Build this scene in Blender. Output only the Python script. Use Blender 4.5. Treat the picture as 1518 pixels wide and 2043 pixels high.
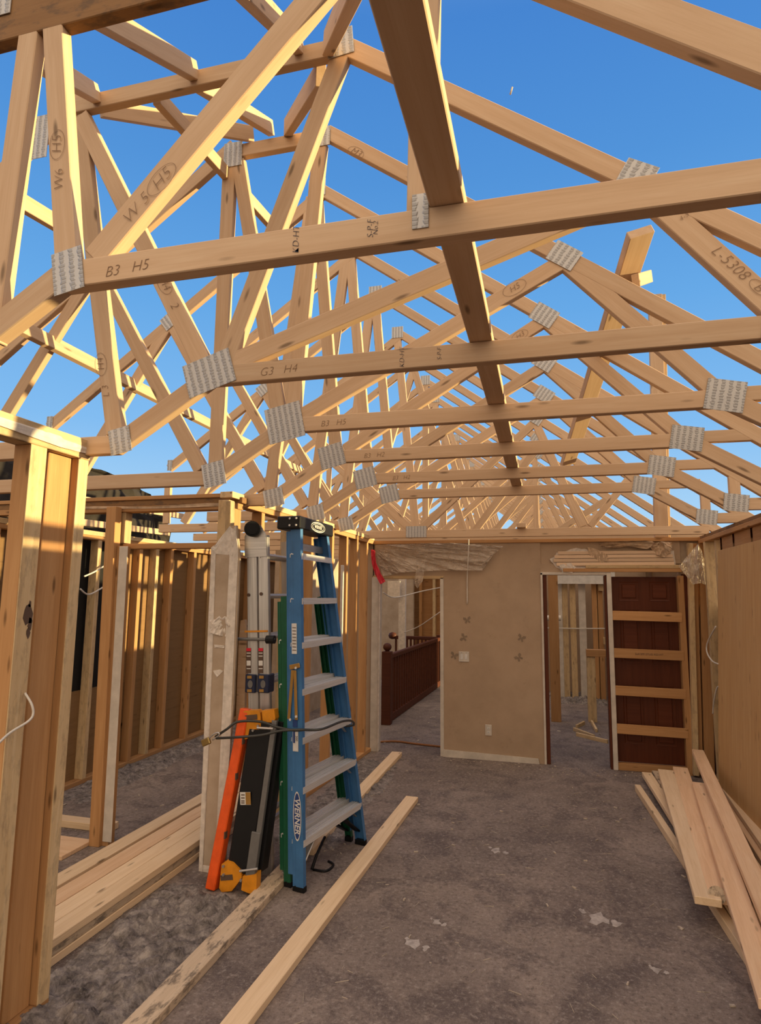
import bpy, bmesh, math, random
from mathutils import Vector, Matrix
random.seed(7)
for o in list(bpy.data.objects): bpy.data.objects.remove(o)
S = bpy.context.scene
COL = S.collection
V = Vector

# ------------------------------------------------------------------ camera
F = 1234.52; YAW = -0.257601; PIT = 0.132242; ROL = 0.0108178; EYE = V((0, 0, 1.8))
sy, cy = math.sin(YAW), math.cos(YAW); sp, cp = math.sin(PIT), math.cos(PIT); sr, cr = math.sin(ROL), math.cos(ROL)
fw = V((sy*cp, cy*cp, sp)); rt0 = V((cy, -sy, 0)); up0 = rt0.cross(fw)
rt = cr*rt0 + sr*up0; up = -sr*rt0 + cr*up0
cam = bpy.data.objects.new('camera', bpy.data.cameras.new('camera')); COL.objects.link(cam)
cam.data.sensor_fit = 'HORIZONTAL'; cam.data.sensor_width = 36; cam.data.lens = F/1518*36
cam.data.clip_start = 0.02; cam.data.clip_end = 500
cam.matrix_world = Matrix(((rt.x, up.x, -fw.x, EYE.x), (rt.y, up.y, -fw.y, EYE.y), (rt.z, up.z, -fw.z, EYE.z), (0, 0, 0, 1)))
S.camera = cam
def P(px, py, ax, val):            # measured photo point -> place on the plane axis=val
    d = rt*((px-759)/F) - up*((py-1021.5)/F) + fw
    return EYE + d*((val-EYE[ax])/d[ax])

# ------------------------------------------------------------------ light
SUN_AZ, SUN_EL = math.radians(7), math.radians(5.2)      # azimuth from +X towards +Y
sd = V((math.cos(SUN_AZ)*math.cos(SUN_EL), math.sin(SUN_AZ)*math.cos(SUN_EL), math.sin(SUN_EL)))
sun = bpy.data.objects.new('sun', bpy.data.lights.new('sun', 'SUN')); COL.objects.link(sun)
sun.data.energy = 9.5; sun.data.color = (1.0, 0.77, 0.37); sun.data.angle = math.radians(0.6)
sun.rotation_euler = (-sd).to_track_quat('-Z', 'Y').to_euler()
W = bpy.data.worlds.new('World'); S.world = W; W.use_nodes = True
nt = W.node_tree; N = nt.nodes; L = nt.links; N.clear()
def nd(t, **k):
    n = N.new(t)
    for a, b in k.items(): setattr(n, a, b)
    return n
tc = nd('ShaderNodeTexCoord'); sx = nd('ShaderNodeSeparateXYZ'); L.new(tc.outputs['Generated'], sx.inputs[0])
rp = nd('ShaderNodeValToRGB'); L.new(sx.outputs['Z'], rp.inputs[0])
cr_ = rp.color_ramp; cr_.elements[0].position = 0.0; cr_.elements[0].color = (0.50, 0.62, 0.72, 1); cr_.elements[1].position = 1.0; cr_.elements[1].color = (1.15, 1.1, 1.08, 1)   # unseen zenith whitened, added fill light for the floor
for p, c in ((0.10, (0.42, 0.68, 0.93, 1)), (0.25, (0.225, 0.505, 0.88, 1)), (0.42, (0.135, 0.395, 0.80, 1)), (0.58, (0.085, 0.295, 0.70, 1)), (0.72, (0.062, 0.235, 0.64, 1)), (0.80, (0.12, 0.28, 0.64, 1))):
    e = cr_.elements.new(p); e.color = c
# warm glow added to the unseen sky behind the viewer as fill light
dt = nd('ShaderNodeVectorMath', operation='DOT_PRODUCT'); L.new(tc.outputs['Generated'], dt.inputs[0]); dt.inputs[1].default_value = (0.25, -0.85, 0.45)
mr = nd('ShaderNodeMapRange', interpolation_type='SMOOTHSTEP'); L.new(dt.outputs['Value'], mr.inputs[0]); mr.inputs[1].default_value = 0.0; mr.inputs[2].default_value = 0.75
mx = nd('ShaderNodeMixRGB'); L.new(mr.outputs[0], mx.inputs[0]); L.new(rp.outputs[0], mx.inputs[1]); mx.inputs[2].default_value = (1.62, 1.30, 0.98, 1)
# ground below the horizon
lt = nd('ShaderNodeMath', operation='LESS_THAN'); L.new(sx.outputs['Z'], lt.inputs[0]); lt.inputs[1].default_value = -0.01
mg = nd('ShaderNodeMixRGB'); L.new(lt.outputs[0], mg.inputs[0]); L.new(mx.outputs[0], mg.inputs[1]); mg.inputs[2].default_value = (0.10, 0.075, 0.055, 1)
bg = nd('ShaderNodeBackground'); L.new(mg.outputs[0], bg.inputs[0]); bg.inputs[1].default_value = 1.0
wo = nd('ShaderNodeOutputWorld'); L.new(bg.outputs[0], wo.inputs[0])
S.view_settings.view_transform = 'Standard'; S.view_settings.look = 'None'; S.view_settings.gamma = 1
S.view_settings.use_curve_mapping = False; S.view_settings.exposure = 0.0

# ------------------------------------------------------------------ materials
def hexc(r, g, b):
    f = lambda c: (c/255/12.92 if c/255 <= 0.04045 else ((c/255+0.055)/1.055)**2.4)
    return (f(r), f(g), f(b), 1)
class MT:
    def __init__(s, name, rough=0.7, metal=0.0, spec=0.3):
        s.m = bpy.data.materials.new(name); s.m.use_nodes = True; s.t = s.m.node_tree; s.n = s.t.nodes
        s.b = s.n['Principled BSDF']; s.b.inputs['Roughness'].default_value = rough; s.b.inputs['Metallic'].default_value = metal
        s.b.inputs['Specular IOR Level'].default_value = spec
        s.tc = s.n.new('ShaderNodeTexCoord'); s.oi = s.n.new('ShaderNodeObjectInfo')
    def lk(s, a, b): s.t.links.new(a, b)
    def coord(s, scale=(1, 1, 1), rnd=True, kind='Object'):
        out = s.tc.outputs[kind]
        if rnd:
            mu = s.n.new('ShaderNodeMath'); mu.operation = 'MULTIPLY'; s.lk(s.oi.outputs['Random'], mu.inputs[0]); mu.inputs[1].default_value = 37.0
            ad = s.n.new('ShaderNodeVectorMath'); ad.operation = 'ADD'; s.lk(out, ad.inputs[0]); s.lk(mu.outputs[0], ad.inputs[1]); out = ad.outputs[0]
        mp = s.n.new('ShaderNodeMapping'); s.lk(out, mp.inputs[0]); mp.inputs['Scale'].default_value = scale
        return mp.outputs[0]
    def noise(s, co, scale=1, detail=4, rough=0.55, dist=0):
        n = s.n.new('ShaderNodeTexNoise'); s.lk(co, n.inputs['Vector']); n.inputs['Scale'].default_value = scale
        n.inputs['Detail'].default_value = detail; n.inputs['Roughness'].default_value = rough; n.inputs['Distortion'].default_value = dist
        return n.outputs['Fac']
    def ramp(s, fac, *st):
        r = s.n.new('ShaderNodeValToRGB'); s.lk(fac, r.inputs[0]); el = r.color_ramp.elements
        el[0].position, el[0].color = st[0]; el[1].position, el[1].color = st[-1]
        for p, c in st[1:-1]: e = el.new(p); e.color = c
        return r.outputs[0]
    def mask(s, fac, lo, hi):
        n = s.n.new('ShaderNodeMapRange'); s.lk(fac, n.inputs[0]); n.inputs[1].default_value = lo; n.inputs[2].default_value = hi
        return n.outputs[0]
    def mix(s, fac, a, b, mode='MIX'):
        n = s.n.new('ShaderNodeMixRGB'); n.blend_type = mode
        for i, v in ((0, fac), (1, a), (2, b)):
            if hasattr(v, 'links'): s.lk(v, n.inputs[i])
            else: n.inputs[i].default_value = v
        return n.outputs[0]
    def mul(s, a, b):
        n = s.n.new('ShaderNodeMath'); n.operation = 'MULTIPLY'
        for i, v in ((0, a), (1, b)):
            if hasattr(v, 'links'): s.lk(v, n.inputs[i])
            else: n.inputs[i].default_value = v
        return n.outputs[0]
    def bump(s, h, st=0.3, dist=0.01):
        n = s.n.new('ShaderNodeBump'); s.lk(h, n.inputs['Height']); n.inputs['Strength'].default_value = st; n.inputs['Distance'].default_value = dist
        s.lk(n.outputs[0], s.b.inputs['Normal'])
    def base(s, c):
        if hasattr(c, 'links'): s.lk(c, s.b.inputs['Base Color'])
        else: s.b.inputs['Base Color'].default_value = c
        return s.m
def wood(name, c, dark, light=None, knots=0.8, dirt=0.0, vary=0.16, rough=0.72):
    m = MT(name, rough, 0, 0.2)
    g = m.noise(m.coord((1.6, 26, 26)), 1, 5, 0.6, 0.6)
    col = m.ramp(g, (0.18, tuple(0.55*a+0.45*b for a, b in zip(dark, c))), (0.5, c), (0.8, light or c))
    ff = m.noise(m.coord((6, 170, 170)), 1, 2, 0.5)
    col = m.mix(m.mul(m.mask(ff, 0.5, 0.75), 0.28), col, dark)
    vo = m.n.new('ShaderNodeTexVoronoi'); m.lk(m.coord((3.0, 13, 13)), vo.inputs['Vector']); vo.inputs['Scale'].default_value = 1.0
    k = m.mask(vo.outputs['Distance'], 0.15, 0.06)
    col = m.mix(m.mul(k, knots), col, tuple(x*0.35 for x in dark[:3])+(1,))
    hs = m.n.new('ShaderNodeHueSaturation'); m.lk(col, hs.inputs['Color'])
    vr = m.n.new('ShaderNodeMapRange'); m.lk(m.oi.outputs['Random'], vr.inputs[0]); vr.inputs[3].default_value = 1-vary; vr.inputs[4].default_value = 1+vary
    m.lk(vr.outputs[0], hs.inputs['Value'])
    col = hs.outputs[0]
    if dirt:
        d = m.noise(m.coord((9, 24, 24)), 1, 6, 0.7)
        col = m.mix(m.mul(m.mask(d, 0.5, 0.62), dirt), col, (0.06, 0.05, 0.045, 1))
    m.bump(g, 0.12, 0.004)
    return m.base(col)
def plain(name, c, rough=0.5, metal=0.0, spec=0.4, var=0.12, sc=14, bump=0.0):
    m = MT(name, rough, metal, spec)
    n = m.noise(m.coord((1, 1, 1)), sc, 4, 0.6)
    col = m.ramp(n, (0.3, tuple(x*(1-var) for x in c[:3])+(1,)), (0.7, tuple(min(1, x*(1+var)) for x in c[:3])+(1,)))
    if bump: m.bump(n, bump, 0.01)
    return m.base(col)

M = {}
M['truss'] = wood('new spruce lumber', (0.575, 0.395, 0.25, 1), (0.45, 0.285, 0.165, 1), (0.64, 0.47, 0.315, 1), vary=0.08)
M['stud'] = wood('aged stud lumber', (0.44, 0.235, 0.10, 1), (0.31, 0.15, 0.055, 1), (0.52, 0.30, 0.135, 1))
M['studpale'] = wood('bleached stud lumber', (0.56, 0.40, 0.22, 1), (0.42, 0.26, 0.12, 1), (0.64, 0.49, 0.30, 1), dirt=0.25)
M['plank'] = wood('fresh plank lumber', (0.74, 0.545, 0.345, 1), (0.55, 0.36, 0.195, 1), (0.82, 0.635, 0.43, 1), vary=0.1)
M['pink'] = wood('pinkish plank lumber', (0.73, 0.49, 0.30, 1), (0.54, 0.31, 0.16, 1), (0.80, 0.585, 0.385, 1), vary=0.1)
M['muddy'] = wood('muddy plank lumber', (0.56, 0.43, 0.30, 1), (0.40, 0.29, 0.19, 1), (0.64, 0.51, 0.37, 1), dirt=0.7)
M['grimy_shade'] = wood('dirty beam with painted shade', (0.26, 0.14, 0.06, 1), (0.17, 0.085, 0.035, 1), dirt=0.5)  # smudges are dirt; base also darkened to carry the nearest top chord's shade
M['ply'] = wood('plywood sheet', (0.56, 0.335, 0.14, 1), (0.44, 0.24, 0.09, 1), (0.62, 0.40, 0.185, 1), knots=0.5, vary=0)
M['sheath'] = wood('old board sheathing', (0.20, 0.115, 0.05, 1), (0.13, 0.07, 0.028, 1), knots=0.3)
M['mahog'] = wood('dark red brown stained wood', (0.095, 0.024, 0.009, 1), (0.06, 0.014, 0.006, 1), (0.12, 0.033, 0.013, 1), knots=0, vary=0.1, rough=0.45)
M['rail'] = wood('red brown varnished wood', (0.082, 0.024, 0.012, 1), (0.05, 0.013, 0.007, 1), (0.105, 0.031, 0.016, 1), knots=0, vary=0.05, rough=0.55)
M['maroon'] = plain('maroon building paper', (0.10, 0.03, 0.022, 1), 0.8)
# tan painted drywall with scuffs and faint clouds
m = MT('tan painted drywall', 0.85, 0, 0.15)
n1 = m.noise(m.coord((1, 1, 1), False), 1.6, 6, 0.65); n2 = m.noise(m.coord((1, 1, 1), False), 9, 6, 0.7)
c = m.ramp(n1, (0.3, (0.35, 0.25, 0.17, 1)), (0.55, (0.42, 0.305, 0.21, 1)), (0.75, (0.46, 0.335, 0.235, 1)))
c = m.mix(m.mul(m.mask(n2, 0.60, 0.74), 0.35), c, (0.22, 0.15, 0.10, 1)); m.bump(n2, 0.05, 0.005); M['tan'] = m.base(c)
m = MT('bare drywall paper', 0.9, 0, 0.1)
n1 = m.noise(m.coord((1, 1, 1)), 5, 5, 0.6)
M['grey_dry'] = m.base(m.ramp(n1, (0.3, (0.36, 0.27, 0.19, 1)), (0.7, (0.47, 0.37, 0.28, 1))))
M['white'] = plain('white joint compound', (0.62, 0.55, 0.48, 1), 0.85, var=0.16, sc=22, bump=0.25)
M['offwhite'] = plain('off white painted trim', (0.56, 0.50, 0.43, 1), 0.6, var=0.14, sc=9)
M['torn'] = plain('torn brown paper facing', (0.46, 0.33, 0.22, 1), 0.9, var=0.35, sc=12, bump=0.5)
M['lath'] = wood('pale lath strips', (0.66, 0.48, 0.33, 1), (0.5, 0.34, 0.2, 1), knots=0)
# dirty floor
m = MT('dirty plywood subfloor', 0.9, 0, 0.12)
w = m.coord((1, 1, 1), False)
n1 = m.noise(w, 0.8, 6, 0.62); n2 = m.noise(w, 3.3, 8, 0.72, 0.5); n3 = m.noise(m.coord((1, 1, 1), False), 38, 4, 0.7); n4 = m.noise(m.coord((14, 3, 1), False), 5, 5, 0.7)
c = m.ramp(n1, (0.32, (0.155, 0.122, 0.108, 1)), (0.5, (0.225, 0.178, 0.155, 1)), (0.66, (0.31, 0.247, 0.21, 1)))
c = m.mix(m.mul(m.mask(n2, 0.47, 0.60), 0.7), c, (0.105, 0.082, 0.08, 1))
c = m.mix(m.mul(m.mask(n2, 0.42, 0.25), 0.45), c, (0.38, 0.32, 0.28, 1))
c = m.mix(m.mul(m.mask(n4, 0.56, 0.7), 0.35), c, (0.10, 0.075, 0.062, 1))
c = m.mix(m.mul(m.mask(n3, 0.54, 0.68), 0.5), c, (0.42, 0.365, 0.32, 1))
c = m.mix(m.mul(m.mask(n3, 0.46, 0.32), 0.6), c, (0.07, 0.055, 0.048, 1))
n5 = m.noise(m.coord((30, 7, 1), False), 2.2, 6, 0.75); c = m.mix(m.mul(m.mask(n5, 0.45, 0.3), 0.4), c, (0.36, 0.30, 0.26, 1)); c = m.mix(m.mul(m.mask(n5, 0.55, 0.7), 0.45), c, (0.085, 0.066, 0.058, 1))
n6 = m.noise(m.coord((1, 1, 1), False), 130, 3, 0.7); c = m.mix(m.mul(m.mask(n6, 0.58, 0.72), 0.4), c, (0.45, 0.40, 0.36, 1)); c = m.mix(m.mul(m.mask(n6, 0.42, 0.3), 0.5), c, (0.06, 0.048, 0.043, 1))
m.bump(n3, 0.35, 0.006); M['floor'] = m.base(c)
m = MT('loose grey insulation and dust', 0.95, 0, 0.1)
n1 = m.noise(m.coord((1, 1, 1), False), 13, 9, 0.8, 0.3); n2 = m.noise(m.coord((1, 1, 1), False), 60, 5, 0.75)
c = m.ramp(n1, (0.34, (0.055, 0.046, 0.043, 1)), (0.5, (0.20, 0.17, 0.155, 1)), (0.64, (0.37, 0.32, 0.285, 1)))
c = m.mix(m.mul(m.mask(n2, 0.6, 0.7), 0.55), c, (0.45, 0.40, 0.37, 1)); m.bump(n2, 0.5, 0.01); M['debris'] = m.base(c)
# galvanised tooth plates: rows of punched slots
m = MT('galvanised tooth plate', 0.5, 0.35, 0.5)
wv = m.n.new('ShaderNodeTexWave'); m.lk(m.coord((1, 1, 1), False), wv.inputs['Vector']); wv.bands_direction = 'X'; wv.inputs['Scale'].default_value = 9.0
wv.inputs['Distortion'].default_value = 1.6; wv.inputs['Detail'].default_value = 1; wv.inputs['Detail Scale'].default_value = 9
w2 = m.n.new('ShaderNodeTexWave'); m.lk(m.coord((1, 1, 1), False), w2.inputs['Vector']); w2.bands_direction = 'Y'; w2.inputs['Scale'].default_value = 22
hh = m.mul(m.mask(wv.outputs['Fac'], 0.35, 0.75), m.mask(w2.outputs['Fac'], -0.6, 0.5))
m.bump(hh, 0.6, 0.004); M['plate'] = m.base(m.ramp(hh, (0.0, (0.50, 0.485, 0.47, 1)), (1.0, (0.33, 0.32, 0.315, 1))))
M['blue'] = plain('blue fibreglass', (0.045, 0.15, 0.335, 1), 0.45, var=0.15, sc=8)
M['green'] = plain('green fibreglass', (0.008, 0.085, 0.04, 1), 0.45)
m = MT('brushed aluminium', 0.36, 0.75, 0.5)
n1 = m.noise(m.coord((2, 90, 90)), 1, 3, 0.6); M['alu'] = m.base(m.ramp(n1, (0.3, (0.40, 0.385, 0.37, 1)), (0.7, (0.60, 0.585, 0.57, 1))))
m = MT('ribbed aluminium tread', 0.45, 0.35, 0.5)
n1 = m.noise(m.coord((2, 90, 90)), 1, 3, 0.6); M['tread'] = m.base(m.ramp(n1, (0.3, (0.56, 0.55, 0.54, 1)), (0.7, (0.74, 0.73, 0.72, 1))))
M['black'] = plain('black plastic', (0.007, 0.007, 0.008, 1), 0.45, spec=0.25)
M['navy'] = plain('navy plastic', (0.012, 0.018, 0.05, 1), 0.4)
M['steel'] = plain('grey steel', (0.16, 0.155, 0.15, 1), 0.45, 0.4)
M['orange'] = plain('orange paint', (0.74, 0.09, 0.008, 1), 0.45, var=0.14)
M['yellow'] = plain('amber yellow paint', (0.62, 0.235, 0.012, 1), 0.42, var=0.18)
M['bronze'] = plain('bronze yellow steel', (0.36, 0.20, 0.05, 1), 0.45, 0.3)
M['red'] = plain('red tape', (0.62, 0.012, 0.035, 1), 0.4)
M['redrag'] = plain('red ribbon', (0.55, 0.02, 0.04, 1), 0.5)
M['label'] = plain('white sticker', (0.62, 0.60, 0.57, 1), 0.5)
M['labelblue'] = plain('blue sticker ink', (0.02, 0.05, 0.18, 1), 0.5)
M['pen'] = plain('brown pencil marks', (0.24, 0.145, 0.085, 1), 0.8, var=0.05)
M['ink'] = plain('dark marker ink', (0.10, 0.06, 0.04, 1), 0.8, var=0.05)
M['inkb'] = plain('blue stamp ink', (0.06, 0.06, 0.09, 1), 0.8, var=0.05)
M['cable'] = plain('white cable jacket', (0.62, 0.57, 0.50, 1), 0.45)
M['dcable'] = plain('dark steel cable', (0.05, 0.05, 0.045, 1), 0.45, 0.3)
M['brass'] = plain('brass', (0.36, 0.25, 0.09, 1), 0.35, 0.8)
M['cord'] = plain('orange brown cord', (0.30, 0.12, 0.04, 1), 0.6)
M['pipe'] = plain('white plastic pipe', (0.62, 0.58, 0.53, 1), 0.4)
M['dark'] = plain('dark felt roofing', (0.022, 0.017, 0.013, 1), 0.9, var=0.4, sc=6, bump=0.5)
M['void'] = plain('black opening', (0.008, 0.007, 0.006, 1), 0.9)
M['chip'] = plain('pale scraps', (0.42, 0.35, 0.28, 1), 0.8, var=0.4, sc=40)
m = MT('clear plastic sheeting', 0.28, 0, 0.5)
n1 = m.noise(m.coord((1, 1, 1)), 6, 5, 0.6, 1.0)
tr = m.n.new('ShaderNodeBsdfTransparent'); ms = m.n.new('ShaderNodeMixShader')
m.lk(m.mask(n1, 0.2, 0.95), ms.inputs[0]); m.lk(tr.outputs[0], ms.inputs[1]); m.lk(m.b.outputs[0], ms.inputs[2])
m.lk(ms.outputs[0], m.n['Material Output'].inputs['Surface']); m.bump(n1, 0.5, 0.03); M['film'] = m.base((0.62, 0.52, 0.42, 1))

# ------------------------------------------------------------------ helpers
WM = {}
def setw(o, mat, parent=None):
    if parent is not None:
        o.parent = parent; o.matrix_basis = WM[parent].inverted() @ mat
    else: o.matrix_basis = mat
    WM[o] = mat
def tag(o, label=None, cat=None, group=None, kind=None):
    for k, v in (('label', label), ('category', cat), ('group', group), ('kind', kind)):
        if v: o[k] = v
    return o
def thing(name, label, cat, loc=(0, 0, 0), group=None):
    o = bpy.data.objects.new(name, None); COL.objects.link(o); o.empty_display_size = 0.1
    setw(o, Matrix.Translation(V(loc))); return tag(o, label, cat, group)
def mk(name, bm, mat, parent=None, mat4=None, smooth=False):
    bmesh.ops.recalc_face_normals(bm, faces=bm.faces)
    me = bpy.data.meshes.new(name); bm.to_mesh(me); bm.free(); me.materials.append(M[mat] if isinstance(mat, str) else mat)
    if smooth:
        for p in me.polygons: p.use_smooth = True
    o = bpy.data.objects.new(name, me); COL.objects.link(o); setw(o, mat4 or Matrix.Identity(4), parent)
    return o
def frame(a, b, yd):
    x = (V(b)-V(a)); ln = x.length; x.normalize(); y = V(yd) - x*V(yd).dot(x); y.normalize(); z = x.cross(y)
    c = (V(a)+V(b))/2
    return Matrix(((x.x, y.x, z.x, c.x), (x.y, y.y, z.y, c.y), (x.z, y.z, z.z, c.z), (0, 0, 0, 1))), ln
def addbox(bm, x0, x1, y0, y1, z0, z1, bev=0.0):
    vs = [bm.verts.new((x, y, z)) for x in (x0, x1) for y in (y0, y1) for z in (z0, z1)]
    fs = [bm.faces.new([vs[i] for i in q]) for q in ((0, 1, 3, 2), (4, 6, 7, 5), (0, 4, 5, 1), (2, 3, 7, 6), (0, 2, 6, 4), (1, 5, 7, 3))]
    if bev:
        es = list({e for f in fs for e in f.edges}); bmesh.ops.bevel(bm, geom=es, offset=bev, segments=1, affect='EDGES')
def board(name, a, b, w, t, yd, mat, parent=None, bev=0.003):
    m4, ln = frame(a, b, yd); bm = bmesh.new(); addbox(bm, -ln/2, ln/2, -w/2, w/2, -t/2, t/2, bev)
    return mk(name, bm, mat, parent, m4)
def box(name, lo, hi, mat, parent=None, bev=0.003):
    lo, hi = V(lo), V(hi); c = (lo+hi)/2; d = (hi-lo)/2; bm = bmesh.new()
    ax = max(range(3), key=lambda i: d[i])
    # long axis becomes local X so that grain follows it
    if ax == 0: m4 = Matrix.Translation(c); e = d
    elif ax == 1: m4 = Matrix.Translation(c) @ Matrix(((0, -1, 0, 0), (1, 0, 0, 0), (0, 0, 1, 0), (0, 0, 0, 1))); e = V((d.y, d.x, d.z))
    else: m4 = Matrix.Translation(c) @ Matrix(((0, 0, -1, 0), (0, 1, 0, 0), (1, 0, 0, 0), (0, 0, 0, 1))); e = V((d.z, d.y, d.x))
    addbox(bm, -e.x, e.x, -e.y, e.y, -e.z, e.z, min(bev, min(e)*0.4))
    return mk(name, bm, mat, parent, m4)
def prism(name, pts, ext, mat, parent=None, bev=0.0):      # polygon of world points pushed along ext
    c = sum((V(p) for p in pts), V())/len(pts); bm = bmesh.new(); e = V(ext)
    va = [bm.verts.new(V(p)-c) for p in pts]; vb = [bm.verts.new(V(p)-c+e) for p in pts]; n = len(pts)
    bm.faces.new(va); bm.faces.new(vb[::-1])
    for i in range(n): bm.faces.new((va[i], va[(i+1) % n], vb[(i+1) % n], vb[i]))
    return mk(name, bm, mat, parent, Matrix.Translation(c))
def profile(name, a, b, yd, poly, mat, parent=None):        # 2-D section (y,z) swept along a-b
    m4, ln = frame(a, b, yd); bm = bmesh.new(); n = len(poly)
    va = [bm.verts.new((-ln/2, y, z)) for y, z in poly]; vb = [bm.verts.new((ln/2, y, z)) for y, z in poly]
    bm.faces.new(va); bm.faces.new(vb[::-1])
    for i in range(n): bm.faces.new((va[i], va[(i+1) % n], vb[(i+1) % n], vb[i]))
    return mk(name, bm, mat, parent, m4)
def tube(name, pts, r, mat, parent=None, seg=8, sub=6):
    pts = [V(p) for p in pts]; q = []
    for i in range(len(pts)-1):
        p0 = pts[max(i-1, 0)]; p1 = pts[i]; p2 = pts[i+1]; p3 = pts[min(i+2, len(pts)-1)]
        for k in range(sub):
            t = k/sub; q.append(0.5*((2*p1)+(p2-p0)*t+(2*p0-5*p1+4*p2-p3)*t*t+(3*p1-p0-3*p2+p3)*t**3))
    q.append(pts[-1]); c = sum(q, V())/len(q); q = [p-c for p in q]
    bm = bmesh.new(); rings = []; nrm = None
    for i, p in enumerate(q):
        d = (q[min(i+1, len(q)-1)]-q[max(i-1, 0)]).normalized()
        if nrm is None: nrm = d.orthogonal().normalized()
        nrm = (nrm - d*nrm.dot(d)).normalized(); bn = d.cross(nrm)
        rr = r[i] if isinstance(r, list) else r
        rings.append([bm.verts.new(p + (nrm*math.cos(2*math.pi*k/seg)+bn*math.sin(2*math.pi*k/seg))*rr) for k in range(seg)])
    for A, B in zip(rings, rings[1:]):
        for k in range(seg): bm.faces.new((A[k], A[(k+1) % seg], B[(k+1) % seg], B[k]))
    bm.faces.new(rings[0][::-1]); bm.faces.new(rings[-1])
    return mk(name, bm, mat, parent, Matrix.Translation(c), True)
def cyl(name, a, b, r, mat, parent=None, seg=16):
    m4, ln = frame(a, b, (V(b)-V(a)).orthogonal()); bm = bmesh.new()
    A = [bm.verts.new((-ln/2, math.cos(2*math.pi*k/seg)*r, math.sin(2*math.pi*k/seg)*r)) for k in range(seg)]
    B = [bm.verts.new((ln/2, math.cos(2*math.pi*k/seg)*r, math.sin(2*math.pi*k/seg)*r)) for k in range(seg)]
    bm.faces.new(A[::-1]); bm.faces.new(B)
    for k in range(seg): bm.faces.new((A[k], A[(k+1) % seg], B[(k+1) % seg], B[k]))
    return mk(name, bm, mat, parent, m4)
def lathe(name, base, prof, mat, parent=None, seg=16):
    bm = bmesh.new(); rings = [[bm.verts.new((r*math.cos(2*math.pi*k/seg), r*math.sin(2*math.pi*k/seg), z)) for k in range(seg)] for r, z in prof]
    for A, B in zip(rings, rings[1:]):
        for k in range(seg): bm.faces.new((A[k], A[(k+1) % seg], B[(k+1) % seg], B[k]))
    bm.faces.new(rings[0][::-1]); bm.faces.new(rings[-1])
    return mk(name, bm, mat, parent, Matrix.Translation(V(base)), True)
def patch(name, pts, nrm, mat, parent=None, amp=0.01, sub=3, th=0.004, seed=0):   # crumpled sheet filling an outline
    rnd = random.Random(seed); c = sum((V(p) for p in pts), V())/len(pts); n = V(nrm).normalized(); bm = bmesh.new()
    bm.faces.new([bm.verts.new(V(p)-c) for p in pts]); bmesh.ops.triangulate(bm, faces=bm.faces)
    for _ in range(sub):
        bmesh.ops.subdivide_edges(bm, edges=bm.edges, cuts=1, use_grid_fill=True); bmesh.ops.triangulate(bm, faces=bm.faces)
        for v in bm.verts: v.co += n*rnd.uniform(-amp, amp)*0.7
        amp *= 0.6
    bmesh.ops.recalc_face_normals(bm, faces=bm.faces)
    r = bmesh.ops.extrude_face_region(bm, geom=bm.faces[:])
    for v in [g for g in r['geom'] if isinstance(g, bmesh.types.BMVert)]: v.co -= n*th
    return mk(name, bm, mat, parent, Matrix.Translation(c))
def text(name, s, a, xd, yd, size, mat, parent=None, shear=0.0, bold=0.0):
    cu = bpy.data.curves.new('lettering', 'FONT'); cu.body = s; cu.size = size; cu.shear = shear; cu.offset = bold; cu.extrude = 0.0004
    cu.align_x = 'CENTER'; cu.align_y = 'CENTER'
    tmp = bpy.data.objects.new('tmp', cu); COL.objects.link(tmp)
    dg = bpy.context.evaluated_depsgraph_get(); me = bpy.data.meshes.new_from_object(tmp.evaluated_get(dg)); bpy.data.objects.remove(tmp)
    me.materials.clear(); me.materials.append(M[mat]); o = bpy.data.objects.new(name, me); COL.objects.link(o)
    x = V(xd).normalized(); y = V(yd) - x*V(yd).dot(x); y.normalize(); z = x.cross(y); a = V(a)
    setw(o, Matrix(((x.x, y.x, z.x, a.x), (x.y, y.y, z.y, a.y), (x.z, y.z, z.z, a.z), (0, 0, 0, 1))), parent); return o
def ring(name, a, xd, yd, rx, ry, th, mat, parent=None, fill=False):
    x = V(xd).normalized(); y = V(yd) - x*V(yd).dot(x); y.normalize(); z = x.cross(y); a = V(a); bm = bmesh.new(); n = 28
    o_ = [bm.verts.new((math.cos(2*math.pi*k/n)*rx, math.sin(2*math.pi*k/n)*ry, 0)) for k in range(n)]
    if fill: bm.faces.new(o_)
    else:
        i_ = [bm.verts.new((math.cos(2*math.pi*k/n)*(rx-th), math.sin(2*math.pi*k/n)*(ry-th), 0)) for k in range(n)]
        for k in range(n): bm.faces.new((o_[k], o_[(k+1) % n], i_[(k+1) % n], i_[k]))
    return mk(name, bm, mat, parent, Matrix(((x.x, y.x, z.x, a.x), (x.y, y.y, z.y, a.y), (x.z, y.z, z.z, a.z), (0, 0, 0, 1))))
def copy_tree(o, mat4, label=None, parent=None):
    c = o.copy(); COL.objects.link(c)
    if parent is not None: c.parent = parent
    else:
        c.matrix_basis = mat4; WM[c] = mat4
        if label: c['label'] = label
    for ch in KIDS.get(o, []): copy_tree(ch, None, None, c)
    return c
KIDS = {}
ORD = ['first', 'second', 'third', 'fourth', 'fifth', 'sixth', 'seventh', 'eighth', 'ninth', 'tenth', 'eleventh', 'twelfth', 'thirteenth', 'fourteenth',
       'fifteenth', 'sixteenth', 'seventeenth', 'eighteenth', 'nineteenth', 'twentieth']
def struct(o): o['kind'] = 'structure'; return o

# ================================================================== setting: floor and walls
FL = -0.0
struct(box('floor', (-6.2, -1.5, -0.05), (3.0, 18, 0.0), 'floor', bev=0))
YW = 7.21
wf = thing('wall_far', None, None, (0, YW, 0)); struct(wf)
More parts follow.
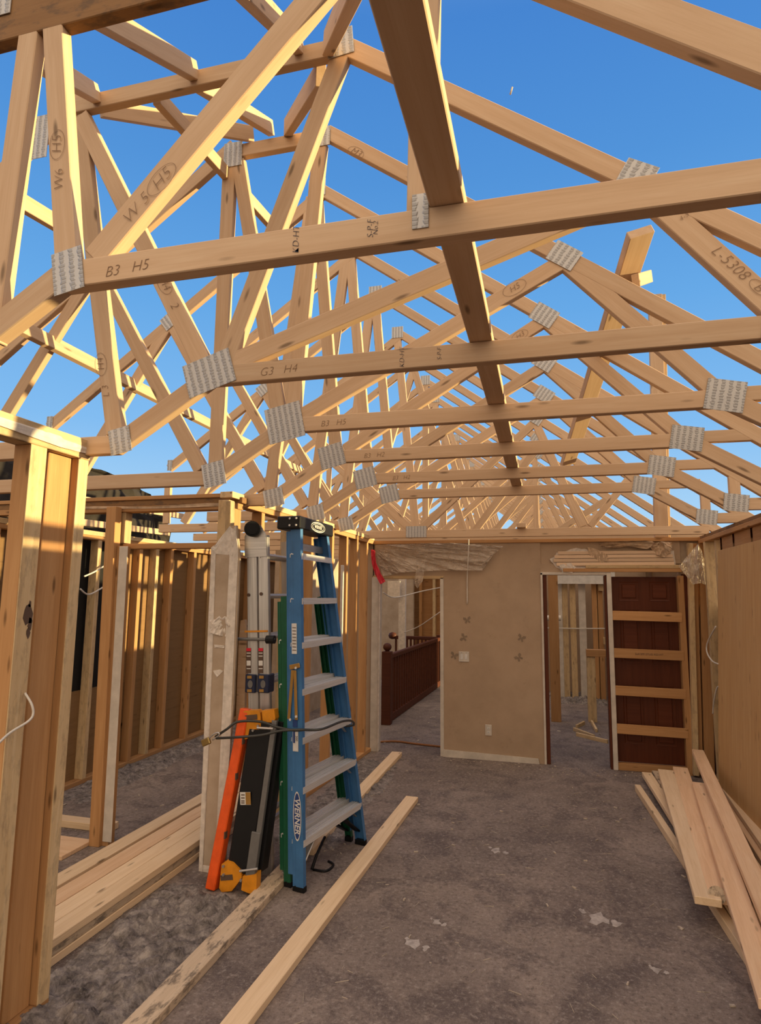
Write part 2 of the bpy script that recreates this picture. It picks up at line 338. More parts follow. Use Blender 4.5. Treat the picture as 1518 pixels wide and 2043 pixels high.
# tan wall: panels around the two openings, each one real slab
box('drywall_panel', (-1.13, YW, 0.0), (-0.03, YW+0.11, 2.40), 'tan', wf, 0)
box('drywall_panel', (-1.97, YW, 2.0), (-1.13, YW+0.11, 2.40), 'tan', wf, 0)
box('drywall_panel', (-0.03, YW+0.012, 2.16), (1.42, YW+0.11, 2.40), 'tan', wf, 0)
box('drywall_panel', (-0.03, YW, 2.035), (0.20, YW+0.11, 2.16), 'tan', wf, 0)
box('drywall_panel', (1.40, YW+0.03, 2.05), (1.62, YW+0.11, 2.40), 'grey_dry', wf, 0)
box('drywall_panel', (-2.35, YW+0.01, 0.0), (-1.99, YW+0.11, 2.40), 'tan', wf, 0)
box('corner_panel', (1.436, YW+0.10, 0.0), (1.73, YW+0.13, 2.40), 'maroon', wf, 0)
tp = box('top_plate', (-2.05, YW-0.01, 2.40), (1.66, YW+0.11, 2.44), 'stud', wf)
box('casing', (-1.17, YW-0.012, 0.0), (-1.13, YW+0.12, 2.0), 'offwhite', wf)
box('casing', (-1.98, YW-0.012, 1.985), (-1.13, YW+0.12, 2.02), 'studpale', wf)
box('casing', (-0.035, YW-0.015, 0.0), (-0.012, YW+0.12, 2.06), 'offwhite', wf)
box('casing', (-0.035, YW-0.015, 2.035), (0.71, YW+0.12, 2.065), 'offwhite', wf)
box('door_stop', (-0.012, YW+0.01, 0.0), (0.03, YW+0.12, 2.035), 'mahog', wf)
box('door_stop', (0.64, YW-0.005, 0.0), (0.664, YW+0.12, 2.03), 'mahog', wf)
box('casing', (0.664, YW-0.02, 0.0), (0.712, YW+0.12, 2.06), 'offwhite', wf)
bb = prism('baseboard_far', [(-1.135, YW-0.004, 0.0), (-0.09, YW-0.004, 0.0), (-0.10, YW-0.004, 0.055), (-1.13, YW-0.004, 0.078)], (0, -0.014, 0), 'offwhite'); struct(bb)
prism('baseboard_far', [(-1.135, YW-0.002, -0.0), (-0.10, YW-0.002, 0.0), (-0.10, YW-0.002, 0.05), (-1.13, YW-0.002, 0.06)], (0, -0.003, 0), 'white', bb)
# bare jamb of the left opening
dj = thing('drywall_jamb', 'white drywall edge at left jamb of the hall opening', 'jamb', (-1.93, YW, 0))
box('face', (-1.99, YW-0.03, 0.0), (-1.895, YW+0.10, 2.0), 'offwhite', dj); box('corner_bead', (-1.90, YW-0.036, 0.0), (-1.885, YW-0.02, 1.98), 'white', dj)
# broken plaster above the door
tb = thing('broken_plaster', 'broken plaster hole showing lath strips above the door opening', 'plaster', (0.7, YW, 2.05))
def jag(pts, k, seed, amp=2.2):
    rr = random.Random(seed); o = []
    for (x0, y0), (x1, y1) in zip(pts, pts[1:]+pts[:1]):
        for q in range(k): t_ = q/k; o.append((x0+(x1-x0)*t_+rr.uniform(-amp, amp), y0+(y1-y0)*t_+rr.uniform(-amp, amp)))
    return o
patch('torn_edge', [P(x, y, 1, YW-0.006) for x, y in jag([(1096, 1114), (1112, 1103), (1150, 1094), (1178, 1097), (1205, 1104), (1240, 1098), (1300, 1098), (1345, 1100), (1350, 1130), (1280, 1133), (1200, 1131), (1150, 1134), (1142, 1143), (1120, 1137), (1106, 1126)], 3, 5)], (0, -1, 0), 'white', tb, 0.002, 1, 0.008, 1)
for i, (x0, x1, yy) in enumerate(((1113, 1338, 1103.5), (1106, 1342, 1111), (1104, 1344, 1118.5), (1110, 1345, 1126))):
    a = P(x0, yy, 1, YW-0.02); b = P(x1, yy-2, 1, YW-0.02); board('lath_strip', a, b, 0.036, 0.008, (0, 0, 1), 'lath', tb)
patch('plaster_chunk', [P(x, y, 1, YW-0.026) for x, y in jag([(1172, 1092), (1192, 1096), (1212, 1108), (1214, 1118), (1200, 1124), (1188, 1114), (1176, 1108)], 3, 7, 1.2)], (0, -1, 0), 'torn', tb, 0.006, 2, 0.012, 8)
patch('plaster_chunk', [P(x, y, 1, YW-0.026) for x, y in jag([(1112, 1126), (1138, 1124), (1150, 1132), (1142, 1143), (1124, 1140)], 3, 9, 1.2)], (0, -1, 0), 'white', tb, 0.006, 2, 0.012, 8)
patch('hanging_paper', [P(x, y, 1, YW-0.03) for x, y in ((1192, 1084), (1240, 1080), (1300, 1078), (1312, 1086), (1290, 1096), (1255, 1090), (1215, 1094), (1200, 1090))], (0, -1, 0.3), 'torn', tb, 0.02, 3, 0.004, 2)
patch('insulation_tuft', [P(x, y, 1, YW-0.04) for x, y in ((1295, 1088), (1318, 1080), (1342, 1082), (1340, 1098), (1325, 1112), (1308, 1106))], (0, -1, 0), 'torn', tb, 0.03, 3, 0.03, 3)
# pocket door
pd = thing('pocket_door', 'dark six panel door standing behind four boards in its pocket frame', 'door', (1.06, YW+0.06, 0))
box('door_slab', (0.715, YW+0.075, 0.07), (1.375, YW+0.11, 2.02), 'mahog', pd)
for cx in (0.895, 1.205):
    for z0, z1 in ((1.76, 1.965), (1.10, 1.66), (0.26, 0.86)):
        bm = bmesh.new(); hx, hz = 0.10, (z1-z0)/2
        o_ = [bm.verts.new((sx_*hx, 0, sz*hz)) for sx_, sz in ((-1, -1), (1, -1), (1, 1), (-1, 1))]
        i_ = [bm.verts.new((sx_*(hx-0.022), 0.012, sz*(hz-0.022))) for sx_, sz in ((-1, -1), (1, -1), (1, 1), (-1, 1))]
        j_ = [bm.verts.new((sx_*(hx-0.034), -0.004, sz*(hz-0.034))) for sx_, sz in ((-1, -1), (1, -1), (1, 1), (-1, 1))]
        for k in range(4):
            bm.faces.new((o_[k], o_[(k+1) % 4], i_[(k+1) % 4], i_[k])); bm.faces.new((i_[k], i_[(k+1) % 4], j_[(k+1) % 4], j_[k]))
        bm.faces.new(j_); mk('raised_panel', bm, 'mahog', pd, Matrix.Translation((cx, YW+0.070, (z0+z1)/2)))
pf = thing('pocket_frame', 'tan wooden pocket frame of four crosswise boards over the dark door', 'frame', (1.06, YW, 0))
for z, zz in ((1.597, 0), (1.20, 0), (0.81, 0), (0.418, 0)):
    board('slat', (0.712, YW-0.012, z+0.004), (1.40, YW-0.012, z-0.004), 0.10, 0.024, (0, 0, 1), 'stud', pf)
text('stamp', '2x4 SPF STUD KD-HT', (1.06, YW-0.0252, 1.20), (1, 0, 0), (0, 0, 1), 0.03, 'ink', pf)
box('bottom_plate', (0.712, YW-0.01, 0.0), (1.40, YW+0.07, 0.07), 'stud', pf)
box('side_post', (1.375, YW-0.02, 0.0), (1.435, YW+0.09, 2.03), 'stud', pf)
box('header', (0.21, YW-0.03, 2.068), (1.42, YW+0.01, 2.108), 'stud', pf); box('header', (0.45, YW-0.034, 2.108), (1.44, YW+0.005, 2.145), 'studpale', pf)
# wall fittings
def fitting(name, label, cat, cx, cz, w, h):
    t = thing(name, label, cat, (cx, YW, cz)); bm = bmesh.new(); addbox(bm, -w/2, w/2, -0.008, 0, -h/2, h/2, 0.003); mk('cover_plate', bm, 'offwhite', t, Matrix.Translation((cx, YW, cz))); return t
t = fitting('light_switch', 'white two gang switch plate on the tan wall', 'switch', -0.898, 1.107, 0.118, 0.115)
for dx in (-0.025, 0.025):
    box('rocker', (-0.898+dx-0.014, YW-0.011, 1.077), (-0.898+dx+0.014, YW-0.007, 1.137), 'label', t, 0.001)
    box('screw', (-0.898+dx-0.003, YW-0.010, 1.146), (-0.898+dx+0.003, YW-0.007, 1.152), 'steel', t, 0.0005)
t = fitting('power_outlet', 'white power outlet low on the tan wall', 'outlet', -0.632, 0.318, 0.072, 0.118)
for dz in (-0.022, 0.022):
    s_ = box('socket', (-0.632-0.014, YW-0.011, 0.318+dz-0.012), (-0.632+0.014, YW-0.007, 0.318+dz+0.012), 'label', t, 0.001)
    for dx in (-0.005, 0.005): box('slot', (-0.632+dx-0.0012, YW-0.0114, 0.318+dz-0.005), (-0.632+dx+0.0012, YW-0.0108, 0.318+dz+0.005), 'ink', s_, 0)
# faded butterfly shaped marks left on the paint
for i, (px, py, a, lb) in enumerate(((932, 1237, 0.2, 'grey butterfly shaped mark, topmost on the tan wall'), (925, 1272, 1.3, 'grey butterfly shaped mark above the light switch'),
        (906, 1308, -0.3, 'grey butterfly shaped mark just left of the light switch'), (1040, 1273, -0.4, 'grey butterfly shaped mark, upper one near the door opening'), (1035, 1312, 0.7, 'grey butterfly shaped mark, lower one near the door opening'))):
    c = P(px, py, 1, YW-0.0015); bm = bmesh.new()
    for s in (-1, 1):
        for pts in (((0, 0), (0.012, 0.03), (0.04, 0.038), (0.045, 0.012), (0.02, -0.004)), ((0, 0), (0.022, -0.008), (0.034, -0.028), (0.018, -0.04), (0.004, -0.02))):
            bm.faces.new([bm.verts.new((s*(x*math.cos(a)-y*math.sin(a)) if s > 0 else -(x*math.cos(a)+y*math.sin(a)), 0, (x*math.sin(a)+y*math.cos(a)) if s > 0 else (-x*math.sin(a)+y*math.cos(a)))) for x, y in pts])
    r = bmesh.ops.extrude_face_region(bm, geom=bm.faces[:])
    for v in [g for g in r['geom'] if isinstance(g, bmesh.types.BMVert)]: v.co.y -= 0.0006
    tag(mk('butterfly_mark', bm, M.setdefault('mark', plain('greyish glue mark', (0.24, 0.175, 0.12, 1), 0.9)), None, Matrix.Translation(c)), lb, 'mark', 'butterfly marks on the tan wall')

# right wall
wr = thing('wall_right', None, None, (1.65, 4, 0)); struct(wr)
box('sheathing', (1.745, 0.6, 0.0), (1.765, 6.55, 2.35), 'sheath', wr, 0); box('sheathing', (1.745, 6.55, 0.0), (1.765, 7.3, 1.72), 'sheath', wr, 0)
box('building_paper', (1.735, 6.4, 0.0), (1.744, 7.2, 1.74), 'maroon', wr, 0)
box('top_plate', (1.60, 0.6, 2.37), (1.745, 7.32, 2.41), 'stud', wr); box('top_plate', (1.62, 0.6, 2.41), (1.745, 7.32, 2.45), 'grimy_shade', wr)
box('bottom_plate', (1.64, 0.6, 0.0), (1.735, 7.2, 0.04), 'stud', wr)
box('header', (1.64, 4.6, 2.2), (1.73, 6.55, 2.37), 'stud', wr)
ys = [7.12, 6.98, 6.72, 6.5, 6.1, 5.6, 5.1, 4.6, 4.1, 3.6]
for i, y in enumerate(ys):
    lb = 'right wall stud, %s one out from the corner beside the pocket frame' % ORD[i]
    if i > 3: lb = 'right wall stud mostly hidden behind the leaning plywood sheet'
    tag(box('wall_stud', (1.64 if i != 1 else 1.60, y-0.03, 0.04), (1.73, y+0.03, 2.37), 'studpale' if i in (1, 2) else 'stud'), lb, 'stud', 'right wall studs')
for (xa, xb, yy, m_, lb) in ((1377, 1386, 7.16, 'studpale', 'pale narrow corner stud right beside the pocket frame'), (1387, 1394, 7.22, 'stud', 'brown corner stud second from the pocket frame'), (1400, 1416, 7.2, 'stud', 'split tan corner stud beside the maroon paper strip'), (1432, 1440, 7.15, 'stud', 'slim corner stud just left of the plywood sheet')):
    a = P((xa+xb)/2, 1150, 1, yy); b = P((xa+xb)/2+6, 1535, 1, yy); wd = (xb-xa)*yy/F
    tag(board('corner_stud', (b.x, yy, 0.02), (a.x-0.01, yy, 2.37), wd, 0.07, (1, 0, 0), m_), lb, 'stud', 'right corner studs')
# plywood sheet leaning on the right wall
pl = thing('plywood_sheet', 'tall tan plywood sheet leaning on the right wall studs', 'plywood', (1.55, 5.4, 0.12))
a = P(1432, 1556, 1, 6.5); b = P(1437, 1108, 1, 6.5); a.x = 1.49; b.x = 1.618
board('panel', (1.50, 5.2, 0.06), (1.615, 5.2, 2.245), 2.6, 0.016, (0, 1, 0), 'ply', pl)

# plastic sheets, ribbons and cables around the far wall
def film(name, pts, y, lb, seed, amp=0.03, cat='plastic'):
    return tag(patch(name, [P(px, py, 1, y) for px, py in pts], (0, -1, 0), 'film', None, amp, 4, 0.002, seed), lb, cat)
film('plastic_sheet', ((748, 1088), (830, 1084), (920, 1084), (1004, 1090), (985, 1105), (962, 1122), (962, 1138), (880, 1138), (800, 1142), (765, 1150), (752, 1120)), YW-0.05, 'crumpled clear plastic sheet draped above the hall opening', 11, 0.035)
film('plastic_scrap', ((838, 1122), (846, 1140), (843, 1160), (832, 1174), (826, 1164), (829, 1142)), YW-0.09, 'small clear plastic scrap hanging in the hall opening', 12, 0.02)
film('plastic_sheet', ((1393, 1085), (1400, 1100), (1410, 1130), (1417, 1170), (1398, 1163), (1382, 1166), (1368, 1147), (1355, 1130), (1372, 1108)), 7.02, 'clear plastic sheet hanging in the right corner beside the pocket frame', 13, 0.03)
rb = tag(patch('red_ribbon', [P(x, y, 1, 7.0) for x, y in ((740, 1096), (748, 1098), (750, 1122), (760, 1145), (769, 1160), (759, 1166), (748, 1146), (741, 1122))], (0, -1, 0), 'redrag', None, 0.012, 3, 0.003, 5), 'red plastic ribbon hanging at the left corner of the far wall', 'ribbon')
tag(tube('wire', [P(935, 1076, 1, 7.12), P(934, 1110, 1, 7.12), P(932, 1150, 1, 7.19), P(932, 1205, 1, 7.2)], 0.006, 'cable'), 'thin pale wire hanging down the tan wall', 'wire')
tag(tube('wire', [P(1428, 1250, 0, 1.55), P(1412, 1280, 0, 1.54), P(1410, 1300, 0, 1.53), P(1420, 1318, 0, 1.53), P(1433, 1325, 0, 1.55)], 0.007, 'cable'), 'white cable loop sticking out of the right wall corner', 'wire')
tag(tube('wire', [(1.60, 6.52, 0.92), P(1432, 1370, 0, 1.57), P(1424, 1400, 0, 1.56), P(1422, 1424, 0, 1.56)], 0.007, 'cable'), 'short white cable end below the loop on the right wall', 'wire')
tag(tube('extension_cord', [P(757, 1480, 2, 0.012), P(790, 1479, 2, 0.012), P(830, 1484, 2, 0.012), P(886, 1490, 2, 0.012)], 0.012, 'cord'), 'brown cord lying across the hall threshold', 'cord')

# ================================================================== hall beyond the left opening
hr = thing('stair_railing', 'long red brown stair railing with ball topped newel in the hall', 'railing', (-2.17, 8.7, 0))
def railing(root, x0, y0, x1, y1, n, newel=True, zt=0.92):
    a = V((x0, y0, 0)); b = V((x1, y1, 0)); d = b-a
    if newel:
        bm = bmesh.new(); addbox(bm, -0.065, 0.065, -0.065, 0.065, 0, 1.0, 0.006); mk('newel_post', bm, 'rail', root, Matrix.Translation(a))
        lathe('ball_cap', a+V((0, 0, 1.0)), [(0.03, 0), (0.03, 0.01), (0.05, 0.025), (0.062, 0.05), (0.058, 0.08), (0.04, 0.105), (0.01, 0.115)], 'rail', root)
        bm = bmesh.new(); addbox(bm, -0.055, 0.055, -0.055, 0.055, 0, 1.0, 0.006); mk('newel_post', bm, 'rail', root, Matrix.Translation(b))
    up_ = V((0, 0, 1)); s = d.cross(up_)
    board('handrail', a+up_*zt, b+up_*zt, 0.065, 0.07, up_.cross(d), 'rail', root, 0.012); board('bottom_rail', a+up_*0.06, b+up_*0.06, 0.05, 0.10, up_.cross(d), 'rail', root)
    for i in range(n):
        p = a + d*((i+0.7)/n); bm = bmesh.new(); addbox(bm, -0.018, 0.018, -0.022, 0.022, 0.1, zt-0.03); mk('baluster', bm, 'rail', root, Matrix.Translation(p))
railing(hr, -2.17, 8.7, -2.06, 12.6, 26)
h2 = thing('stair_railing', 'shorter red brown railing across the far side of the stairwell', 'railing', (-2.9, 12.7, 0)); railing(h2, -3.05, 12.75, -2.1, 12.7, 12, False)
lathe('rail_end', (-3.07, 12.75, 0.88), [(0.02, 0), (0.07, 0.02), (0.09, 0.07), (0.07, 0.12), (0.02, 0.14)], 'rail', h2)
ws = thing('wall_hall', None, None, (-3, 13.5, 0)); struct(ws)
box('drywall_panel', (-3.62, 8.0, 0), (-3.5, 12.0, 2.4), 'grey_dry', ws, 0); box('drywall_panel', (-3.5, 13.6, 0), (0.4, 13.7, 2.4), 'stud', ws, 0)
box('drywall_panel', (-2.75, 11.9, 0.2), (-2.62, 12.0, 2.4), 'white', ws, 0); box('drywall_panel', (-3.5, 13.3, 0.0), (-2.75, 13.42, 2.2), 'grey_dry', ws, 0)
box('top_plate', (-3.6, 13.4, 2.36), (0.4, 13.62, 2.44), 'stud', ws)
for i, x in enumerate((-2.62, -2.32, -2.02, -1.82, -1.55)):
    tag(box('wall_stud', (x-0.03, 13.45, 0), (x+0.03, 13.59, 2.36), 'studpale' if i % 2 else 'stud'), 'stud at the far end of the hall, %s from the left' % ORD[i], 'stud', 'studs at the end of the hall')
tag(box('drywall_scrap', (-2.95, 11.8, 1.75), (-2.7, 11.84, 2.06), 'white'), 'broken white drywall scrap left at the top of the hall', 'drywall')
tag(tube('wire', [P(764, 1182, 1, 9), P(788, 1192, 1, 9.5), P(840, 1180, 1, 10), P(890, 1170, 1, 10)], 0.008, 'cable'), 'pale cable strung across the hall opening', 'wire')
tag(tube('wire', [P(890, 1212, 1, 11), P(868, 1228, 1, 11), P(835, 1250, 1, 11.3), P(806, 1262, 1, 11.5)], 0.008, 'cable'), 'thin cable drooping low in the hall', 'wire')
box('drywall_panel', (-1.15, 7.32, 0), (-1.05, 7.75, 2.4), 'tan', ws, 0)

# room beyond the right opening
wb = thing('wall_back', None, None, (0.5, 12.2, 0)); struct(wb)
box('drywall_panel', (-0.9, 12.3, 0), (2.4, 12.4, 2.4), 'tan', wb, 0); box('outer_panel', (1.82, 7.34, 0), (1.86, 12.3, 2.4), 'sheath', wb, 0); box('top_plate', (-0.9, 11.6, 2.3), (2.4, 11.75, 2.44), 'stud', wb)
box('plastic_strip', (0.1, 11.5, 2.02), (1.2, 11.52, 2.3), 'label', wb, 0)
for i, (px, m_) in enumerate(((1120, 'offwhite'), (1132, 'studpale'), (1148, 'studpale'), (1167, 'offwhite'), (1193, 'stud'), (1203, 'stud'))):
    p = P(px, 1396, 1, 11.7); w_ = 0.05 if m_ != 'offwhite' else 0.06
    tag(box('wall_stud', (p.x-w_, 11.66, 0), (p.x+w_, 11.72, 2.3), m_), '%s stud in the back room seen through the door opening, %s from the left' % ({'offwhite': 'white', 'studpale': 'pale', 'stud': 'brown'}[m_], ORD[i]), 'stud', 'back room studs')
tag(tube('pipe', [P(1085, 1233, 1, 11.5), P(1100, 1233, 1, 11.5), P(1119, 1233, 1, 11.5)], 0.05, 'pipe'), 'short white pipe across the back room studs', 'pipe')
tag(tube('wire', [P(1090, 1253, 1, 11.6), P(1150, 1254, 1, 11.6), P(1210, 1254, 1, 11.6)], 0.010, 'cable'), 'thin horizontal wire across the back room studs', 'wire')
tag(box('wooden_post', (0.06, 9.6, 0), (0.2, 9.75, 2.35), 'stud'), 'orange brown post just inside the door opening', 'post')
bl = thing('block_scrap', 'two short blocks nailed between back room studs', 'block', (1.0, 11.6, 1.2))
box('block', (0.93, 11.6, 1.9), (1.05, 11.65, 2.05), 'studpale', bl); box('block', (0.98, 11.6, 0.98), (1.08, 11.65, 1.1), 'studpale', bl)
kf = thing('sawhorse_frame', 'low wooden post and rail frame in the back room', 'frame', (0.72, 9.79, 0))
box('post', (0.58, 9.74, 0), (0.70, 9.84, 0.93), 'studpale', kf); box('rail', (0.58, 9.72, 0.93), (0.96, 9.86, 1.03), 'stud', kf); box('post', (0.88, 9.74, 0), (0.96, 9.84, 0.93), 'stud', kf)
for i, (a, b) in enumerate((((1145, 1455), (1185, 1470)), ((1150, 1465), (1212, 1480)), ((1180, 1440), (1190, 1458)), ((1150, 1450), (1165, 1442)))):
    tag(board('wood_scrap', P(*a, 2, 0.02), P(*b, 2, 0.02), 0.05, 0.03, (0, 0, 1), 'studpale'), 'pale wood scrap on the floor inside the door opening, %s nearest' % ORD[i], 'scrap', 'wood scraps in the door opening')

# ================================================================== left walls
XL = -2.13
# near left wall
wl = thing('wall_left', None, None, (XL, 1.5, 0)); struct(wl)
box('bottom_plate', (XL-0.09, -0.5, 0), (XL, 2.5, 0.04), 'stud', wl)
box('top_plate', (XL-0.095, -0.5, 2.43), (XL+0.005, 2.50, 2.475), 'studpale', wl); box('top_plate', (XL-0.10, -0.5, 2.475), (XL+0.012, 2.51, 2.525), 'studpale', wl)
patch('torn_edge', [(XL+0.012, 2.5, 2.50), (XL+0.012, 2.2, 2.50), (XL+0.012, 1.7, 2.505), (XL+0.012, 1.2, 2.50), (XL+0.012, 1.2, 2.455), (XL+0.012, 1.8, 2.468), (XL+0.012, 2.3, 2.45), (XL+0.012, 2.5, 2.46)], (1, 0, 0), 'white', wl, 0.004, 2, 0.01, 21)
tag(patch('red_tape', [P(168, 885, 1, 2.515), P(179, 884, 1, 2.515), P(181, 898, 1, 2.515), P(172, 911, 1, 2.515), P(166, 902, 1, 2.515)], (0.4, -1, 0), 'red', None, 0.008, 3, 0.004, 4), 'red tape wad stuck on the end of the left top plate', 'tape')
def stud(x0, x1, y0, y1, z1, mat, lb, group=None, z0=0.04, name='wall_stud'):
    return tag(box(name, (x0, y0, z0), (x1, y1, z1), mat), lb, 'stud', group)
def faced(x0, x1, y0, y1, z1, lb):
    o = stud(x0, x1-0.006, y0, y1, z1, 'stud', lb, 'near left wall studs'); box('weathered_lit_face', (x1-0.006, y0, 0.04), (x1, y1, z1), 'studpale', o, 0.001)  # weathered pale facing; brown body has the side's shade put in its colour
faced(XL-0.09, XL, 2.433, 2.497, 2.43, 'corner stud with pale face at the end of the near left wall')
stud(XL-0.078, XL-0.04, 2.29, 2.43, 2.43, 'stud', 'wide flat brown stud set back beside the corner stud', 'near left wall studs')
faced(XL-0.09, XL, 2.146, 2.235, 2.43, 'pale faced stud with tar stain, left of the wide brown stud')
st = thing('dark_stain', 'dark tar stain smeared on the pale near left stud', 'stain', (XL, 2.19, 1.7))
for i, (py, w_) in enumerate(((1225, 0.035), (1245, 0.02), (1262, 0.016), (1205, 0.012))):
    p = P(56 + (i % 2)*4, py, 0, XL+0.001); bm = bmesh.new(); rr = random.Random(i)
    bm.faces.new([bm.verts.new((0, math.cos(k*0.7)*w_*0.7*rr.uniform(0.6, 1.2), math.sin(k*0.7)*w_*1.5*rr.uniform(0.6, 1.2))) for k in range(9)])
    mk('blot', bm, 'ink', st, Matrix.Translation(p))
tag(tube('wire', [P(-10, 1490, 0, XL+0.05), P(20, 1462, 0, XL+0.05), P(55, 1440, 0, XL+0.06), P(66, 1425, 0, XL+0.06), P(63, 1405, 0, XL+0.05), P(50, 1383, 0, XL+0.01)], 0.005, 'cable'), 'white cable curling out from the near left studs', 'wire')
# cross wall with the doorway, at Y 4.1
YC = 4.09
wc = thing('wall_cross', None, None, (-3, YC, 0)); struct(wc)
box('top_plate', (-5.2, YC, 2.41), (XL-0.03, YC+0.09, 2.455), 'stud', wc); box('top_plate', (-5.2, YC+0.005, 2.455), (XL+0.0, YC+0.095, 2.50), 'grimy_shade', wc)
box('cap_board', (-5.0, YC-0.01, 2.50), (-2.22, YC+0.09, 2.53), 'stud', wc)
box('header', (-3.13, YC+0.01, 2.125), (XL-0.16, YC+0.09, 2.165), 'stud', wc)
patch('torn_edge', [(-4.2, YC-0.004, 2.45), (-3.4, YC-0.004, 2.462), (-2.9, YC-0.004, 2.448), (-2.4, YC-0.004, 2.46), (-2.2, YC-0.004, 2.45), (-2.2, YC-0.004, 2.435), (-2.8, YC-0.004, 2.43), (-3.5, YC-0.004, 2.442), (-4.2, YC-0.004, 2.435)], (0, -1, 0), 'torn', wc, 0.004, 2, 0.008, 31)
dp = thing('doorway_post', 'brown doorway post with white painted edge beside the lumber stack', 'post', (-3.1, 4.05, 0))
def fl(a): return V((a.x, a.y, max(a.z, 0.0)))
board('stud', fl(P(193, 1690, 1, 4.04)), P(228, 1012, 1, 4.04), 0.085, 0.07, (1, 0, 0), 'stud', dp); board('stud', fl(P(213, 1690, 1, 4.07)), P(247, 1090, 1, 4.07), 0.07, 0.07, (1, 0, 0), 'stud', dp)
board('painted_edge', P(213, 1680, 1, 4.03), P(247, 1090, 1, 4.03), 0.075, 0.006, (1, 0, 0), 'offwhite', dp)
stud(-3.20, -3.12, YC+0.01, YC+0.09, 2.41, 'studpale', 'short cripple stud above the left doorway header', None, 2.17, 'cripple_stud')
dq = thing('drywall_post', 'wall end clad in battered drywall with white joint compound', 'post', (-2.14, 3.9, 0))
prism('drywall_face', [P(x, y, 1, 3.87) for x, y in ((397, 1738), (437, 1745), (466, 1400), (478, 1110), (472, 1048), (458, 1050), (428, 1088), (421, 1092), (414, 1400))], (0, 0.02, 0), 'grey_dry', dq)
def strip(pts, th=0.006, mat='white', y=3.866, seed=0, amp=0.003, name='joint_compound'):
    return patch(name, [P(x, y_, 1, y) for x, y_ in pts], (0, -1, 0), mat, dq, amp, 3, th, seed)
strip(((396, 1738), (404, 1740), (416, 1500), (424, 1300), (430, 1105), (421, 1092), (413, 1300), (406, 1500)), seed=1)
strip(((428, 1745), (437, 1745), (458, 1500), (466, 1300), (475, 1100), (470, 1048), (464, 1060), (458, 1100), (455, 1300), (445, 1500)), seed=2)
strip(((421, 1092), (430, 1105), (464, 1108), (470, 1060), (458, 1050), (432, 1083)), seed=3, amp=0.008)
strip(((417, 1235), (430, 1228), (450, 1230), (461, 1240), (460, 1258), (452, 1270), (440, 1268), (420, 1262)), 0.012, seed=4, amp=0.02)
strip(((427, 1286), (448, 1288), (447, 1293), (428, 1292)), seed=5); strip(((425, 1338), (438, 1336), (445, 1339), (436, 1348), (432, 1352)), seed=6)
strip(((398, 1725), (430, 1730), (430, 1745), (397, 1738)), seed=7)
box('end_stud', (-2.215, 3.9, 0), (-2.13, 3.98, 2.45), 'studpale', dq); box('end_stud', (-2.23, 3.985, 2.17), (-2.13, 4.085, 2.40), 'stud', dq)
board('side_batten', (-2.08, 3.92, 0.0), (-2.132, 3.92, 2.44), 0.04, 0.06, (1, 0, 0), 'studpale', dq)
# mid left wall, receding from the post to the far corner
wm = thing('wall_middle', None, None, (-2.1, 5.6, 0)); struct(wm)
def mx_(y): return -2.16 + (y-4.1)*0.06
board('top_plate', (mx_(4.1)-0.045, 4.1, 2.46), (mx_(7.2)-0.045, 7.2, 2.42), 0.09, 0.045, (1, 0, 0), 'stud', wm)
board('top_plate', (mx_(4.0)-0.045, 4.0, 2.505), (mx_(7.2)-0.045, 7.2, 2.465), 0.105, 0.045, (1, 0, 0), 'studpale', wm)
board('bottom_plate', (mx_(5.4)-0.045, 5.4, 0.02), (mx_(7.2)-0.045, 7.2, 0.02), 0.09, 0.04, (1, 0, 0), 'stud', wm)
for i, y in enumerate((4.45, 4.95, 5.4, 5.9, 6.3, 6.62, 6.95)):
    tag(box('wall_stud', (mx_(y)-0.09, y, 0.0), (mx_(y), y+0.055, 2.43), 'studpale' if i == 1 else 'stud'), 'middle left wall stud behind the ladders, %s back from the drywall post' % ORD[i], 'stud', 'middle left wall studs')
tag(box('white_pipe', (-2.06, 6.2, 1.0), (-2.03, 6.23, 2.1), 'pipe'), 'white vertical pipe between the middle left wall studs', 'pipe')
tag(prism('leaning_batten', [P(x, y, 1, 4.02) for x, y in ((480, 1238), (488, 1236), (492, 1260), (485, 1500), (468, 1500), (476, 1280))], (0, 0.03, 0), 'pink'), 'narrow pinkish batten standing beside the drywall post', 'batten')
# outer left wall of the left room
wo_ = thing('wall_outer', None, None, (-4.4, 5, 0)); struct(wo_)
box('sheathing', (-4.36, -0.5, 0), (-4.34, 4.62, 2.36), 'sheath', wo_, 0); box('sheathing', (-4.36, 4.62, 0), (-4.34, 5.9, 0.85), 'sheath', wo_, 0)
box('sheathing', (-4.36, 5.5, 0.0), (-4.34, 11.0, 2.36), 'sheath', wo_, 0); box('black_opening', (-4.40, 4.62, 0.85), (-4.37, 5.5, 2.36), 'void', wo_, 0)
box('top_plate', (-4.34, -0.5, 2.30), (-4.25, 11, 2.34), 'stud', wo_); box('top_plate', (-4.345, -0.5, 2.34), (-4.245, 11, 2.385), 'studpale', wo_)
box('bottom_plate', (-4.34, -0.5, 0), (-4.25, 11, 0.04), 'stud', wo_)
for i, y in enumerate((1.9, 2.4, 2.9, 3.45, 4.0, 4.55, 5.2, 5.62, 5.86, 6.16, 6.45, 6.95, 7.45, 7.95, 8.5, 9.1)):
    lb = 'outer left wall stud, %s from the left as seen through the left walls' % ORD[i]
    tag(box('wall_stud', (-4.34, y, 0.04), (-4.25, y+0.055, 2.30), 'stud' if i % 3 else 'studpale'), lb, 'stud', 'outer left wall studs')
tag(tube('wire', [P(168, 1150, 0, -4.2), P(190, 1140, 0, -4.2), P(212, 1125, 0, -4.2), P(222, 1105, 0, -4.2)], 0.008, 'cable'), 'upper white wire looping across the black opening at left', 'wire')
